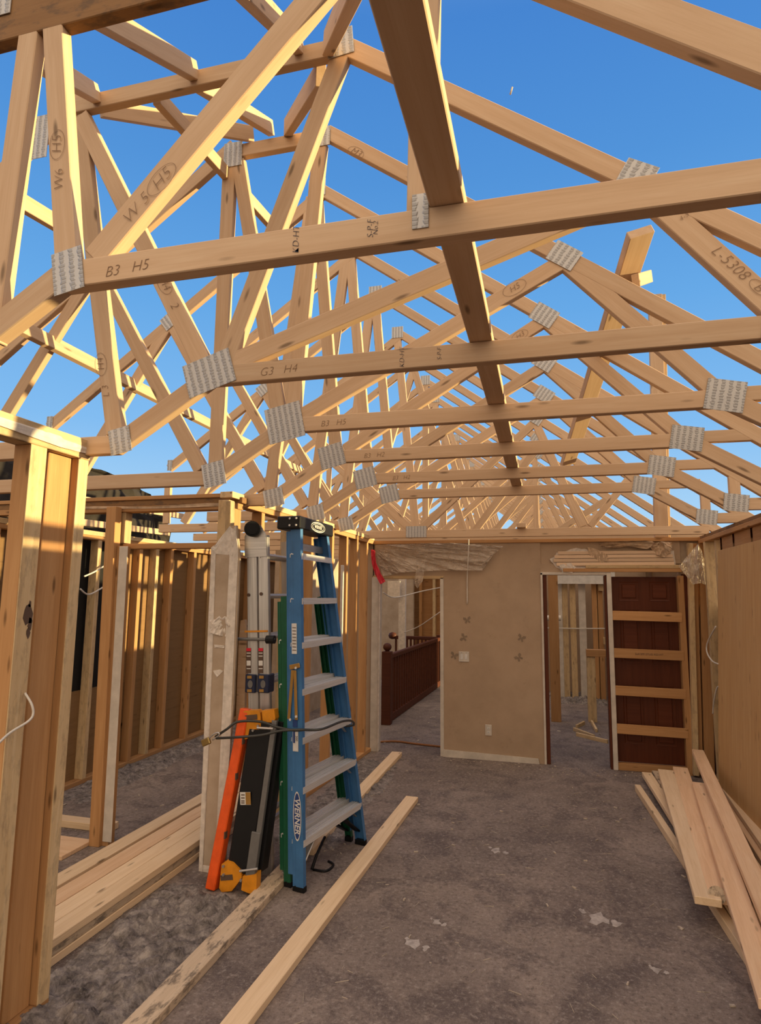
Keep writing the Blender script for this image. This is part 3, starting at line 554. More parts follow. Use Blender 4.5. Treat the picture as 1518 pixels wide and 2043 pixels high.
tag(tube('wire', [P(160, 1175, 0, -4.2), P(176, 1186, 0, -4.2), P(200, 1175, 0, -4.2), P(218, 1162, 0, -4.2)], 0.008, 'cable'), 'lower white wire looping across the black opening at left', 'wire')
# dark torn roof edge of the neighbouring house
dr = tag(patch('roof_remnant', [(-6.8, 4.0, 3.0), (-6.6, 5.6, 3.5), (-6.5, 7.0, 3.7), (-6.5, 8.0, 3.62), (-6.4, 9.0, 3.5), (-6.4, 9.6, 3.2), (-6.4, 9.6, 2.45), (-6.8, 4.0, 2.4)], (1, 0, 0.4), 'dark', None, 0.12, 3, 0.05, 9), 'dark torn remnant of old roof beyond the left wall', 'roof')
for i, (z, y0, y1) in enumerate(((2.62, 3.2, 9.0), (2.95, 4.5, 9.5))):
    tag(board('roof_batten', (-6.0, y0, z), (-6.0, y1, z+0.15), 0.09, 0.05, (0, 0, 1), 'truss'), ('pale batten low before the dark roof remnant', 'pale batten high before the dark roof remnant')[i], 'batten')
box('roof_remnant_base', (-6.9, 3.9, 0), (-6.6, 9.7, 2.42), 'sheath', dr, 0)

# ================================================================== roof trusses
TH = 0.05
def zL(x): return 3.83 + 0.74*(x+3.2) - 0.055       # centre line of the left roof slope
def zR(x): return 3.83 - 0.74*x - 0.055
class Truss:
    def __init__(s, y, label, group=None, kinked=True, root=None):
        s.y = y; s.r = thing('roof_truss', label, 'truss', (-1.5, y, 2.45), group); s.k = 0; KIDS[s.r] = []
    def mem(s, kind, a, b, w=0.089, th=None, mat='truss'):
        s.k += 1; t = (th or {'bottom_chord': TH, 'top_chord': TH-0.002}.get(kind, TH-0.004)) - 0.0002*(s.k % 9)
        y = s.y + TH/2
        o = board(kind, (a[0], y, a[1]), (b[0], y, b[1]), w, t, (0, 0, 1) if abs(b[0]-a[0]) > 1e-3 else (1, 0, 0), mat, s.r); KIDS[s.r].append(o); return o
    def plate(s, c, w, h, ang=0, back=False):
        a = math.radians(ang); x = V((math.cos(a), 0, math.sin(a))); yv = V((-math.sin(a), 0, math.cos(a))); cc = V((c[0], s.y-0.0025, c[1]))
        o = board('connector_plate', cc-x*w/2, cc+x*w/2, h, 0.003, yv, 'plate', s.r, 0); KIDS[s.r].append(o)
    def mark(s, txt, c, ang=0, size=0.05, circ=0, mat='pen'):
        a = math.radians(ang); x = V((math.cos(a), 0, math.sin(a))); yv = V((-math.sin(a), 0, math.cos(a))); cc = V((c[0], s.y-0.0012, c[1]))
        o = text('marking', txt, cc, x, yv, size, mat, s.r, 0.25, -0.0013*size/0.05); KIDS[s.r].append(o)
        if circ: KIDS[s.r].append(ring('marking', cc, x, yv, circ, circ*0.55, 0.0018, mat, s.r))
KL, KR = (-1.47, 2.795), (0.90, 2.795); LL, LR = (-1.96, 2.495), (1.39, 2.495)
def vault(T, left_end=-4.1, right_end=1.72, left=True):
    T.mem('bottom_chord', (KL[0]-0.012, KL[1]), (KR[0]+0.012, KR[1])); T.mem('bottom_chord', (KL[0]+0.012, KL[1]+0.008), (LL[0]-0.012, LL[1]-0.008), th=TH-0.001); T.mem('bottom_chord', (KR[0]-0.012, KR[1]+0.008), (LR[0]+0.012, LR[1]-0.008), th=TH-0.001)
    T.mem('bottom_chord', (LL[0]+0.012, LL[1]), (left_end, LL[1]), th=TH-0.0015); T.mem('bottom_chord', (LR[0]-0.012, LR[1]), (right_end, LR[1]), th=TH-0.0015)
def kplates(T, w=0.20, h=0.155, al=0, left=True):
    T.plate((KL[0]-0.01, KL[1]+0.005), w, h, 14); T.plate((LL[0]+0.03, LL[1]+0.01), 0.155, 0.135, 12); T.plate((KR[0], KR[1]+0.01), 0.19, 0.155, -10); T.plate((LR[0]+0.01, LR[1]+0.01), 0.17, 0.13, -8)

# 1: the nearest truss
T = Truss(1.53, 'nearest roof truss, big flat bottom chord low across the picture with long diagonal web')
vault(T)
T.mem('top_chord', (-3.0, 3.80), (-0.22, 3.80), 0.17, mat='grimy_shade')  # shade of this chord is put into its darker wood colour
T.mem('top_chord', (-0.24, 3.69), (1.9, 2.13), 0.105)
T.mem('web', (-1.35, 2.84), (-0.50, 3.73)); T.mem('web', (-1.447, 2.80), (-1.592, 3.75), 0.080); T.mem('web', (-1.735, 2.6), (-1.688, 3.75), 0.080)
T.mem('web', (-0.30, 2.83), (-0.285, 3.74), 0.08)
T.plate((KL[0]+0.035, KL[1]+0.01), 0.112, 0.145, 10); T.plate((-0.30, 2.83), 0.045, 0.10, 0); T.plate((-1.8, 3.86), 0.06, 0.09, 0)
T.mark('B3   H5', (-1.22, 2.785), 3, 0.05); T.mark('W 5', (-1.20, 2.98), 46, 0.06); T.mark('H5', (-1.115, 3.065), 46, 0.06, 0.062)
T.mark('H5', (-1.52, 3.26), 94, 0.055, 0.055); T.mark('W6', (-1.50, 3.13), 94, 0.05); T.mark('KD-HT', (-0.66, 2.80), 90, 0.028, 0, 'inkb'); T.mark('S-P-F', (-0.44, 2.80), 90, 0.026, 0, 'inkb'); T.mark('No.2', (-0.425, 2.80), 90, 0.02, 0, 'inkb')
t1 = T
# 2
T = Truss(2.46, 'second roof truss from the camera, its left kink plate over the left studs')
vault(T)
T.mem('top_chord', (-2.50, 4.365), (-0.84, 4.365)); T.mem('top_chord', (-0.90, 4.40), (1.95, zR(1.95))); T.mem('top_chord', (-2.30, zL(-2.3)), (-4.05, zL(-4.05)))
T.mem('web', (-2.32, 4.30), (-1.52, 2.86)); T.mem('web', (-2.34, 4.30), (-1.97, 2.55)); T.mem('web', (-0.87, 4.32), (-1.40, 2.86)); T.mem('web', (-1.38, 2.845), (0.40, 3.42)); T.mem('web', (0.40, 3.44), (0.88, 2.83)); T.mem('web', (0.95, 2.81), (1.35, 2.81), 0.075)
T.mem('web', (1.40, 2.56), (1.40, 2.72), 0.075)
T.plate((-1.475, 2.805), 0.245, 0.165, 17); T.plate((LL[0]+0.03, LL[1]+0.015), 0.115, 0.125, 12); T.plate((-0.87, 4.375), 0.13, 0.14, 5); pc = P(74, 275, 1, 2.46); T.plate((pc.x, pc.z), 0.15, 0.25, 0); T.plate((0.40, 3.475), 0.13, 0.11, -30); T.plate(KR, 0.19, 0.155, -10); T.plate(LR, 0.17, 0.13, -8)
T.mark('G3   H4', (-1.13, 2.79), 2, 0.055); T.mark('H4', (-1.74, 3.28), -61, 0.06, 0.065); T.mark('2', (-1.68, 3.16), -61, 0.06); T.mark('H4', (-2.07, 2.90), 102, 0.055, 0.06); T.mark('L 3', (-2.03, 2.76), 102, 0.05); T.mark('L-5308', (0.71, 3.06), -52, 0.06); T.mark('B', (0.80, 2.95), -52, 0.05, 0.04); T.mark('4-5', (0.56, 3.27), 35, 0.03)
T.mark('KD-HT', (-0.56, 2.80), 90, 0.03, 0, 'inkb'); T.mark('S-P-F', (-0.40, 2.80), 90, 0.026, 0, 'inkb')
# 3
T = Truss(3.33, 'third roof truss from the camera, short flat top above its slanting webs')
vault(T)
T.mem('top_chord', (-1.98, 4.665), (-1.24, 4.665)); T.mem('top_chord', (-1.26, zR(-1.26)-0.02), (1.95, zR(1.95))); T.mem('top_chord', (-1.90, zL(-1.9)-0.02), (-4.05, zL(-4.05)))
T.mem('web', (-1.93, 4.60), (-1.93, 2.55)); T.mem('web', (-1.87, 4.60), (-1.52, 2.86)); T.mem('web', (-1.30, 4.61), (-1.43, 2.86)); T.mem('web', (-1.38, 2.845), (0.13, 3.62)); T.mem('web', (0.16, 3.62), (0.86, 2.84)); T.mem('web', (0.95, 2.81), (1.36, 2.81), 0.075); T.mem('web', (1.40, 2.56), (1.40, 2.72), 0.075)
T.mem('web', (-2.90, 3.98), (-2.03, 2.55)); T.mem('web', (-2.92, 3.98), (-3.85, 2.55))
T.plate((-1.475, 2.81), 0.23, 0.22, 12); T.plate((LL[0]+0.03, LL[1]+0.02), 0.15, 0.15, 12); T.plate((-1.90, 4.64), 0.13, 0.17, 0); T.plate((-1.28, 4.65), 0.10, 0.13, 0); T.plate((0.15, 3.655), 0.16, 0.12, -36); T.plate((KR[0], KR[1]+0.01), 0.18, 0.16, -12); T.plate((LR[0]+0.01, LR[1]+0.01), 0.17, 0.13, -8)
T.mark('B3   H5', (-1.17, 2.79), 2, 0.05); T.mark('H5', (-0.12, 3.50), 27, 0.05, 0.07); T.mark('M3', (-1.06, 4.50), -36, 0.06, 0.06)
for k, (y, lb) in enumerate(((4.2, 'fourth roof truss from the camera, first one reaching the peak'), (5.08, 'fifth roof truss from the camera'), (5.95, 'sixth roof truss from the camera, last with a raised vault before the tan wall'))):
    T = Truss(y, lb); vault(T, -4.1 if k != 1 else -3.0)
    T.mem('top_chord', (-1.66, zR(-1.66)-0.03), (1.95, zR(1.95)))
    T.mem('top_chord', (-1.60, zL(-1.60)-0.03), (-4.02 if k != 1 else -3.3, zL(-4.02 if k != 1 else -3.3)))
    if k != 1:
        T.mem('web', (-4.02, 3.12), (-4.02, 2.55), 0.075); T.plate((-4.0, 3.20), 0.06, 0.12, 0)
        T.mem('web', (-2.92, 3.96), (-3.8, 2.55)); T.plate((-2.90, 4.0), 0.15, 0.12, 38)
    T.mem('web', (-1.66, 4.92), (-1.46, 2.87)); T.mem('web', (-1.70, 4.90), (-1.97, 2.56)); T.mem('web', (-2.90, 3.98), (-2.03, 2.57))
    T.mem('web', (-1.38, 2.845), (0.03, 3.68)); T.mem('web', (0.06, 3.68), (0.86, 2.84)); T.mem('web', (0.95, 2.81), (1.37, 2.81), 0.075); T.mem('web', (1.40, 2.56), (1.40, 2.74), 0.075)
    T.plate((-1.65, 4.96), 0.14, 0.14, 0); T.plate((0.045, 3.72), 0.17, 0.13, -36); kplates(T, 0.19, 0.17)
    if k == 0: T.mark('B3   H2', (-1.16, 2.79), 2, 0.05); T.mark('H3', (-0.12, 3.59), 27, 0.05, 0.06)
    if k == 1: T.mark('B3   H2', (-1.16, 2.79), 2, 0.05)
    if k == 2: T.plate((1.05, 3.0), 0.2, 0.09, -36)
# common truss over the tan wall, then the row receding beyond it
T = Truss(6.98, 'flat bottomed roof truss standing on top of the tan wall')
T.mem('bottom_chord', (-4.3, 2.495), (1.66, 2.495)); T.mem('top_chord', (-1.66, zR(-1.66)-0.03), (1.78, zR(1.78))); T.mem('top_chord', (-1.60, zL(-1.6)-0.03), (-4.2, zL(-4.2)))
T.mem('web', (-1.66, 4.92), (-1.42, 2.55)); T.mem('web', (-1.36, 2.55), (-0.06, 3.74)); T.mem('web', (-0.05, 3.74), (0.42, 2.55)); T.mem('web', (-1.48, 2.55), (-2.95, 3.98)); T.mem('web', (-2.95, 3.95), (-3.6, 2.55)); T.mem('web', (0.5, 2.55), (0.9, 3.05), 0.075)
T.plate((-1.41, 2.52), 0.24, 0.13, 0); T.plate((-1.65, 4.96), 0.14, 0.14, 0); T.plate((-0.05, 3.78), 0.16, 0.11, -36)
def common(y, label, var):
    T = Truss(y, label, 'far roof trusses beyond the tan wall')
    T.mem('bottom_chord', (-4.6, 2.495), (1.85, 2.495)); T.mem('top_chord', (-1.66, zR(-1.66)-0.03), (1.95, zR(1.95))); T.mem('top_chord', (-1.60, zL(-1.6)-0.03), (-4.7, zL(-4.7)))
    if var == 0:
        T.mem('web', (-1.63, 4.92), (-1.63, 2.55)); T.mem('web', (-1.55, 2.55), (-0.1, 3.78)); T.mem('web', (-0.08, 3.76), (-0.08, 2.55), 0.07); T.mem('web', (0.0, 2.55), (0.85, 3.1)); T.mem('web', (-1.7, 2.55), (-3.1, 3.8)); T.mem('web', (-3.12, 3.8), (-3.12, 2.55), 0.07)
    else:
        T.mem('web', (-1.66, 4.92), (-0.95, 2.55)); T.mem('web', (-1.60, 4.92), (-2.35, 2.55)); T.mem('web', (-0.88, 2.55), (0.0, 3.7)); T.mem('web', (0.03, 3.7), (0.55, 2.55)); T.mem('web', (-2.42, 2.55), (-3.2, 3.72)); T.mem('web', (-3.22, 3.72), (-3.75, 2.55))
    T.plate((-1.63, 4.96), 0.14, 0.14, 0); T.plate((-0.05, 3.76), 0.14, 0.1, -36)
    return T
FARL = 'far roof truss in the receding row beyond the tan wall'
cA = common(7.85, FARL, 1); cB = common(8.72, FARL, 0)
for i in range(16):
    y = 9.59 + 0.87*i
    copy_tree((cA, cB)[i % 2].r, Matrix.Translation((-1.5, y, 2.45)), FARL)

# strongback, lateral braces, hips and jacks between the trusses
def brace(name, a, b, w, t, yd, lb, cat='brace', mat='truss', group=None): return tag(board(name, a, b, w, t, yd, mat), lb, cat, group)
brace('strongback_board', (-0.228, 0.35, 2.860), (-0.228, 6.12, 2.860), 0.096, 0.04, (1, 0, 0), 'long board laid flat along the top of the vault chords, dark underneath', 'board')
brace('lateral_brace', (-3.20, 2.2, 3.47), (-3.20, 8.2, 3.47), 0.11, 0.04, (-0.35, 0, 1), 'long sunlit brace running away over the left side webs')
brace('end_block', (-0.225, 6.93, 2.57), (-0.225, 7.1, 2.57), 0.10, 0.05, (1, 0, 0), 'short board end sitting on the chord above the tan wall', 'block')
J = 'jack rafters rising over the flat tops'
brace('short_brace', P(-10, 372, 1, 2.3), P(150, 468, 1, 2.9), 0.09, 0.045, (0, 0, 1), 'short sunlit brace between the two leftmost webs')
def jk(name, a, ya, b, yb, lb, w=0.09, t=0.045, yd=(0, -0.55, 0.83)): brace(name, P(*a, 1, ya), P(*b, 1, yb), w, t, yd, lb, 'rafter', 'truss', J)
jk('jack_rafter', (175, 18), 1.62, (388, 143), 2.47, 'right jack rafter landing on the flat top chord at upper left')
jk('jack_rafter', (60, 110), 1.70, (192, 188), 2.47, 'left jack rafter landing on the flat top chord beside the big plate')
jk('jack_rafter', (470, -40), 1.62, (596, 90), 2.47, 'jack rafter passing behind the top of the long diagonal web')
jk('hip_rafter', (712, -40), 1.75, (655, 88), 2.44, 'near hip rafter piece above the plate at top centre', 0.10, 0.05, (0.3, -0.6, 0.8))
jk('hip_rafter', (640, 150), 2.53, (574, 256), 3.33, 'hip rafter piece between the two flat top chords', 0.10, 0.05, (0.3, -0.6, 0.8))
jk('jack_rafter', (395, 165), 2.52, (540, 256), 3.34, 'jack rafter landing on the short flat top of the third truss')
jk('jack_rafter', (200, 216), 2.6, (503, 268), 3.34, 'slim jack rafter reaching the left end of the third truss top')
brace('lateral_brace', P(312, 192, 1, 2.54), P(540, 446, 1, 4.1), 0.085, 0.045, (0, 0, 1), 'sunlit brace descending across the blue sky behind the long web')
brace('diagonal_brace', P(1278, 462, 1, 3.2), P(1132, 925, 1, 6.0), 0.13, 0.05, (1, 0.2, 0.3), 'brown board running diagonally up under the right rafters with its end in the sky')
brace('blocking_piece', P(1268, 560, 1, 3.40), P(1294, 552, 1, 3.75), 0.07, 0.04, (0, 0, 1), 'small block on the rafter beside the diagonal board end', 'block')
pp = thing('tall_post', 'tall sunlit post rising behind the right rafters', 'post', (1.26, 7.26, 2.44))
board('stud', (P(1318, 1048, 1, 7.26).x, 7.26, 2.445), P(1306, 590, 1, 7.26), 0.14, 0.08, (1, 0, 0), 'truss', pp); board('stud', (P(1330, 1048, 1, 7.31).x, 7.31, 2.445), P(1322, 590, 1, 7.31), 0.05, 0.08, (1, 0, 0), 'studpale', pp)
for i, (px, py) in ((2, (1018, 188)),):
    yy = 2.485
    tag(tube('nail', [P(px, py, 1, yy), P(px + (4 if i == 2 else 1), py-(14 if i == 2 else 18), 1, yy)], 0.004 if i == 2 else 0.006, 'chip' if i == 2 else 'dcable', None, 6, 2), ('first dark nail tip sticking up behind the right rafters', 'second dark nail tip sticking up behind the right rafters', 'pale splinter sticking up from the second truss rafter')[i], 'nail')

# ================================================================== ladders
def stepladder(name, label, mat, P0, Q0, P1, Q1, steps, cap=True, rw=0.077, tex=True, feet=True):
    P0, Q0, P1, Q1 = map(V, (P0, Q0, P1, Q1)); r = thing(name, label, 'ladder', (P0+P1)/2)
    u = (P1-P0).normalized(); n = u.cross(V((0, 0, 1))); n.normalize()         # n looks to the climber's side (+X)
    fl = 0.03; t = 0.005; h = rw/2
    sec = lambda s: [(-h, 0), (-h+0.012, 0), (-h+0.014, s*0.002), (-h+0.02, s*0.002), (-h+0.022, 0), (h, 0), (h, s*fl), (h-t, s*fl), (h-t, s*t), (-h+t, s*t), (-h+t, s*fl), (-h, s*fl)]
    # profile z axis = x cross y: for an upward rail with y=n that is along +u or -u
    for (a, b, inward) in ((P0, Q0, u), (P1, Q1, -u)):
        x = (b-a).normalized(); z = x.cross(n); s = 1 if z.dot(inward) > 0 else -1
        ra = profile('front_rail', a + V((0, 0, 0.03)), b, n, sec(s), mat, r)
        rr = profile('rear_rail', a - n*(rw*0.5+0.021) + V((0, 0, 0.09)) + inward*0.006, b - n*(rw*0.5+0.018) - (b-a)*0.02 + inward*0.006, n, [(y*0.5, z_) for y, z_ in sec(s)], mat, r)
        if feet:
            board('foot', a + inward*0.018, a + V((0, 0, 0.035)) + inward*0.018, rw+0.006, 0.036, n, 'black', r)
            board('foot_brace', a + (b-a)*0.04 - n*0.02 + inward*0.01, a + (b-a)*0.115 + inward*0.22 - n*0.02, 0.05, 0.012, n, 'black' if inward.dot(u) < 0 else 'alu', r)
    for z in steps:
        k = z/Q0.z; a = P0.lerp(Q0, k) + u*0.004; b = P1.lerp(Q1, k) - u*0.004
        w = 0.085; hh = 0.028; g = []
        for i in range(5):      # ribbed tread
            y0 = w/2 - i*w/5; g += [(y0, 0.0), (y0 - w/5*0.55, 0.0), (y0 - w/5*0.6, -0.004), (y0 - w/5*0.95, -0.004)]
        poly = [(w/2, -hh-0.012)] + g + [(-w/2, -hh), (-w/2+0.004, -hh), (-w/2+0.004, -0.008), (w/2-0.005, -0.008), (w/2-0.005, -hh-0.012)]
        x = (b-a).normalized(); zz = x.cross(n)
        if zz.z < 0: a, b = b, a
        profile('step', a, b, n, poly, 'tread', r)
        if z < 0.95:
            for (e, sg) in ((a, b), (b, a)):
                d = (sg-e).normalized(); board('knee_brace', e + d*0.01 - V((0, 0, 0.10)), e + d*0.12 - V((0, 0, 0.015)), 0.02, 0.004, n, 'alu', r, 0)
    if cap:
        a = Q0 - u*0.035; b = Q1 + u*0.035; up_ = V((0, 0, 1)); c = (a+b)/2 + up_*0.0
        cp_ = board('top_cap', a + up_*0.01 - n*0.03, b + up_*0.01 - n*0.03, 0.17, 0.085, (b-a).cross(up_), 'black', r, 0.008)
        uc = (b-a).normalized(); nc = uc.cross(up_).normalized(); fc = c - n*0.03 + nc*0.0865 + up_*0.006
        ring('cap_logo', fc, uc, up_, 0.13, 0.036, 0.006, 'label', cp_); ring('cap_logo', fc, uc, up_, 0.105, 0.026, 0.004, 'label', cp_)
        text('cap_lettering', 'WERNER', fc + nc*0.0006, uc, up_, 0.034, 'label', cp_, 0.0, 0.0005)
        for dx in (0.0, 0.05, 0.10):
            for dz in (-0.02, 0.025):
                q = a - n*(-0.03+dx) + up_*(0.01+dz) - u*0.001; cyl('rivet', q, q - u*0.004, 0.007, 'label', cp_, 8)
    return r, u, n
P0, Q0, P1, Q1 = (-1.495, 3.775, 0), (-1.575, 3.76, 2.25), (-1.325, 4.60, 0), (-1.565, 4.30, 2.25)
lad, u, n = stepladder('stepladder', 'blue fibreglass stepladder with aluminium steps and black top cap', 'blue', V(P0)+V((0.008, 0, 0)), V(Q0)+V((0.008, 0, 0)), P1, Q1, (0.30, 0.61, 0.905, 1.20, 1.49, 1.77, 2.06))
def on_near(k, dn=0, du=-0.003): return V(P0).lerp(V(Q0), k) + n*dn + u*du
x_ = (V(Q0)-V(P0)).normalized()
# top brace of the rear section and spreader bars
board('rear_strap', on_near(0.94, -0.03, 0.01), V(P1).lerp(V(Q1), 0.94) - n*0.03, 0.05, 0.006, (0, 0, 1), 'alu', lad)
for k, da in ((0.585, -0.045), (0.585, 0.012)):
    a = on_near(k, da*0.3+0.0, -0.010); b = on_near(k-0.135, da, -0.010); board('spreader_bar', a, b, 0.022, 0.006, n, 'bronze', lad)
board('spreader_bracket', on_near(0.592, -0.035, -0.012), on_near(0.60, 0.042, -0.012), 0.03, 0.006, (0, 0, 1), 'bronze', lad)
for k in (0.592, 0.45, 0.46):
    q = on_near(k, -0.03 if k == 0.45 else 0.015, -0.015); cyl('rivet', q, q - u*0.004, 0.008, 'label', lad, 8)
# stickers and maker's oval on the near rail
board('sticker', on_near(0.63, -0.005, -0.0015), on_near(0.715, -0.005, -0.0015), 0.038, 0.001, n, 'label', lad, 0)
for i in range(8): board('sticker_print', on_near(0.64+i*0.009, -0.018, -0.0026), on_near(0.64+i*0.009, 0.010, -0.0026), 0.005, 0.0006, x_, 'ink', lad, 0)
board('sticker', on_near(0.365, 0.0, -0.0015), on_near(0.42, 0.0, -0.0015), 0.04, 0.001, n, 'label', lad, 0); board('sticker', on_near(0.43, -0.003, -0.0015), on_near(0.45, -0.003, -0.0015), 0.035, 0.001, n, 'labelblue', lad, 0)
board('sticker_print', on_near(0.387, -0.01, -0.0026), on_near(0.418, -0.01, -0.0026), 0.014, 0.0006, n, 'labelblue', lad, 0); text('sticker_print', '300', on_near(0.40, 0.008, -0.003), -x_, n, 0.022, 'ink', lad)
lc = on_near(0.195, 0.008, -0.0015); ring('maker_oval', lc, x_, n, 0.145, 0.030, 0, 'label', lad, True); ring('maker_oval', lc - u*0.0006, x_, n, 0.135, 0.025, 0, 'labelblue', lad, True)
text('maker_lettering', 'WERNER', lc - u*0.0012, -x_, n, 0.052, 'label', lad, 0.15, 0.001)
# green ladder behind
g0 = -n*0.083
stepladder('stepladder', 'dark green fibreglass stepladder folded behind the blue ladder', 'green', V((-1.495, 3.80, 0.0))+g0, V((-1.575, 3.80, 1.78))+g0, V((-1.345, 4.62, 0.0))+g0, V((-1.52, 4.38, 1.78))+g0, (0.31, 0.62, 0.92, 1.22, 1.5), False, 0.05)
# aluminium multi-position ladder
al = thing('articulated_ladder', 'folded silver aluminium ladder with round black hinge knob', 'ladder', (-1.87, 4.0, 0))
def sil(px, z): return P(px, 1000, 1, 3.96).x
for (b0, t0, off) in (((-1.86, 3.97, 0.0), (-1.975, 3.97, 2.20), 0), ((-1.775, 3.97, 0.0), (-1.89, 3.97, 2.20), 0), ((-1.86, 4.55, 0.0), (-1.95, 4.50, 2.20), 1), ((-1.775, 4.55, 0.0), (-1.865, 4.50, 2.20), 1)):
    profile('side_rail', b0, t0, (1, 0, 0), [(-0.038, 0.014), (-0.034, 0.018), (0.034, 0.018), (0.038, 0.014), (0.038, -0.014), (0.034, -0.018), (-0.034, -0.018), (-0.038, -0.014)], 'alu', al)
for z in (0.30, 0.60, 0.90, 1.20, 1.50, 1.78, 2.06):
    for b in (-1.86, -1.775): cyl('rung', (b-0.115*z/2.2, 3.98, z), (b-0.10*z/2.2, 4.52, z), 0.018, 'alu', al, 10)
kb = cyl('hinge_knob', P(503, 1055, 1, 3.90), P(503, 1055, 1, 3.97), 0.055, 'black', al, 20); cyl('knob_grip', P(503, 1055, 1, 3.885), P(503, 1055, 1, 3.91), 0.04, 'black', kb, 12)
prism('hinge_plate', [P(x, y, 1, 3.945) for x, y in ((488, 1070), (500, 1046), (520, 1048), (530, 1066), (532, 1110), (488, 1112))], (0, 0.006, 0), 'alu', al)
for px, py in ((494, 1101), (518, 1098), (496, 1187), (521, 1185)): q = P(px, py, 1, 3.95); cyl('lock_hole', q, q + V((0, -0.004, 0)), 0.012, 'ink', al, 10)
for px, py in ((492, 1080), (498, 1080), (513, 1072), (520, 1076), (524, 1072), (513, 1082), (492, 1112), (518, 1112), (524, 1106)): q = P(px, py, 1, 3.95); cyl('rivet', q, q + V((0, -0.004, 0)), 0.005, 'label', al, 8)
for x0 in (491, 515):
    a = P(x0+5, 1295, 1, 3.949); b = P(x0+5, 1343, 1, 3.949); s_ = board('warning_sticker', a, b, 0.034, 0.001, (1, 0, 0), 'ink', al, 0)
    board('sticker_head', P(x0+5, 1293, 1, 3.948), P(x0+5, 1299, 1, 3.948), 0.034, 0.001, (1, 0, 0), 'red', s_, 0); board('sticker_panel', P(x0+5, 1318, 1, 3.948), P(x0+5, 1328, 1, 3.948), 0.030, 0.001, (1, 0, 0), 'label', s_, 0)
    for y0 in (1303, 1309, 1334): board('sticker_line', P(x0+1, y0, 1, 3.948), P(x0+9, y0, 1, 3.948), 0.006, 0.001, (0, 0, 1), 'label', s_, 0)
for x0, x1 in ((488, 510), (512, 537)):
    c0, c1 = P(x0, 1382, 1, 3.93), P(x1, 1346, 1, 3.93); cl = box('locking_collar', c0, c1 + V((0, 0.09, 0)), 'navy', al, 0.006)
    for yy in (1351, 1378): board('collar_mark', P(x0+5, yy, 1, 3.928), P(x0+14, yy, 1, 3.928), 0.018, 0.002, (0, 0, 1), 'bronze', cl, 0)
    ring('collar_window', P((x0+x1)/2, 1365, 1, 3.927), (1, 0, 0), (0, 0, 1), 0.018, 0.026, 0, 'steel', cl, True)
board('strap_band', P(488, 1260, 1, 3.945), P(534, 1259, 1, 3.945), 0.012, 0.004, (0, 0, 1), 'yellow', al, 0)
cyl('pull_rod', P(472, 1275, 1, 3.93), P(548, 1276, 1, 3.93), 0.010, 'steel', al, 8); cyl('rod_cap', P(532, 1276, 1, 3.93), P(548, 1276, 1, 3.93), 0.028, 'black', al, 12)
# orange bar and folded black work platform
ob = thing('orange_bar', 'bright orange painted bar leaning left of the black platform', 'bar', (-2.0, 3.66, 0))
board('bar', (-2.005, 3.67, 0.005), (-1.885, 3.80, 1.055), 0.065, 0.075, (1, 0, 0), 'orange', ob, 0.006)
for k in (0.30, 0.62, 0.82): q = V((-1.972, 3.66, 0.0)).lerp(V((-1.852, 3.79, 1.055)), k); box('hole', q + V((-0.006, -0.03, -0.02)), q + V((0.002, -0.0, 0.02)), 'ink', ob, 0)
wp = thing('folding_platform', 'folded black work platform with amber yellow end brackets', 'platform', (-1.82, 3.7, 0))
d0, d1 = V((-1.835, 3.70, 0.11)), V((-1.765, 3.80, 0.98))
board('deck', d0, d1, 0.155, 0.07, (1, 0, 0), 'black', wp, 0.006); board('deck_edge', d0 + V((0.105, 0.06, 0)), d1 + V((0.105, 0.06, 0)), 0.055, 0.10, (1, 0, 0), 'black', wp, 0.004)
board('support_leg', d0 + V((0.10, -0.03, 0.0)), d1 + V((0.095, -0.03, 0.02)), 0.035, 0.03, (1, 0, 0), 'steel', wp)
board('support_leg', d0 + V((0.085, -0.045, -0.02)), d0.lerp(d1, 0.28) + V((0.085, -0.045, 0)), 0.06, 0.02, (1, 0, 0), 'steel', wp)
YP = 3.655
prism('end_bracket', [P(x, y, 1, YP) for x, y in ((442, 1724), (452, 1718), (464, 1722), (481, 1738), (482, 1752), (462, 1778), (442, 1780), (437, 1772))], (0, 0.05, 0), 'yellow', wp)
prism('end_bracket', [P(x, y, 1, YP-0.01) for x, y in ((484, 1748), (512, 1744), (511, 1780), (498, 1783), (481, 1776))], (0, 0.06, 0), 'yellow', wp)
prism('end_bracket', [P(x, y, 1, 3.76) for x, y in ((482, 1425), (488, 1418), (514, 1417), (519, 1422), (520, 1438), (520, 1452), (498, 1472), (478, 1479), (476, 1470))], (0, 0.05, 0), 'yellow', wp)
prism('end_bracket', [P(x, y, 1, 3.76) for x, y in ((522, 1418), (547, 1416), (549, 1434), (545, 1442), (524, 1440))], (0, 0.06, 0), 'yellow', wp)
for x, y, d in ((497, 1432, 3.758), (448, 1752, YP-0.002)): a = P(x-8, y, 1, d); b = P(x+16, y-2, 1, d); board('slot', a, b, 0.03, 0.002, (0, 0, 1), 'ink', wp, 0)
for x, y, d in ((483, 1453, 3.757), (505, 1457, 3.757), (446, 1728, 3.65), (446, 1745, 3.65), (481, 1737, 3.645), (481, 1756, 3.645), (515, 1448, 3.75), (540, 1452, 3.75)): q = P(x, y, 1, d); cyl('bolt', q + V((0, 0.004, 0)), q - V((0, 0.008, 0)), 0.008, 'alu', wp, 8)
cyl('pivot_bar', P(478, 1738, 1, 3.64), P(514, 1733, 1, 3.64), 0.007, 'alu', wp, 8); cyl('pivot_bar', P(513, 1452, 1, 3.74), P(545, 1454, 1, 3.74), 0.008, 'alu', wp, 8)
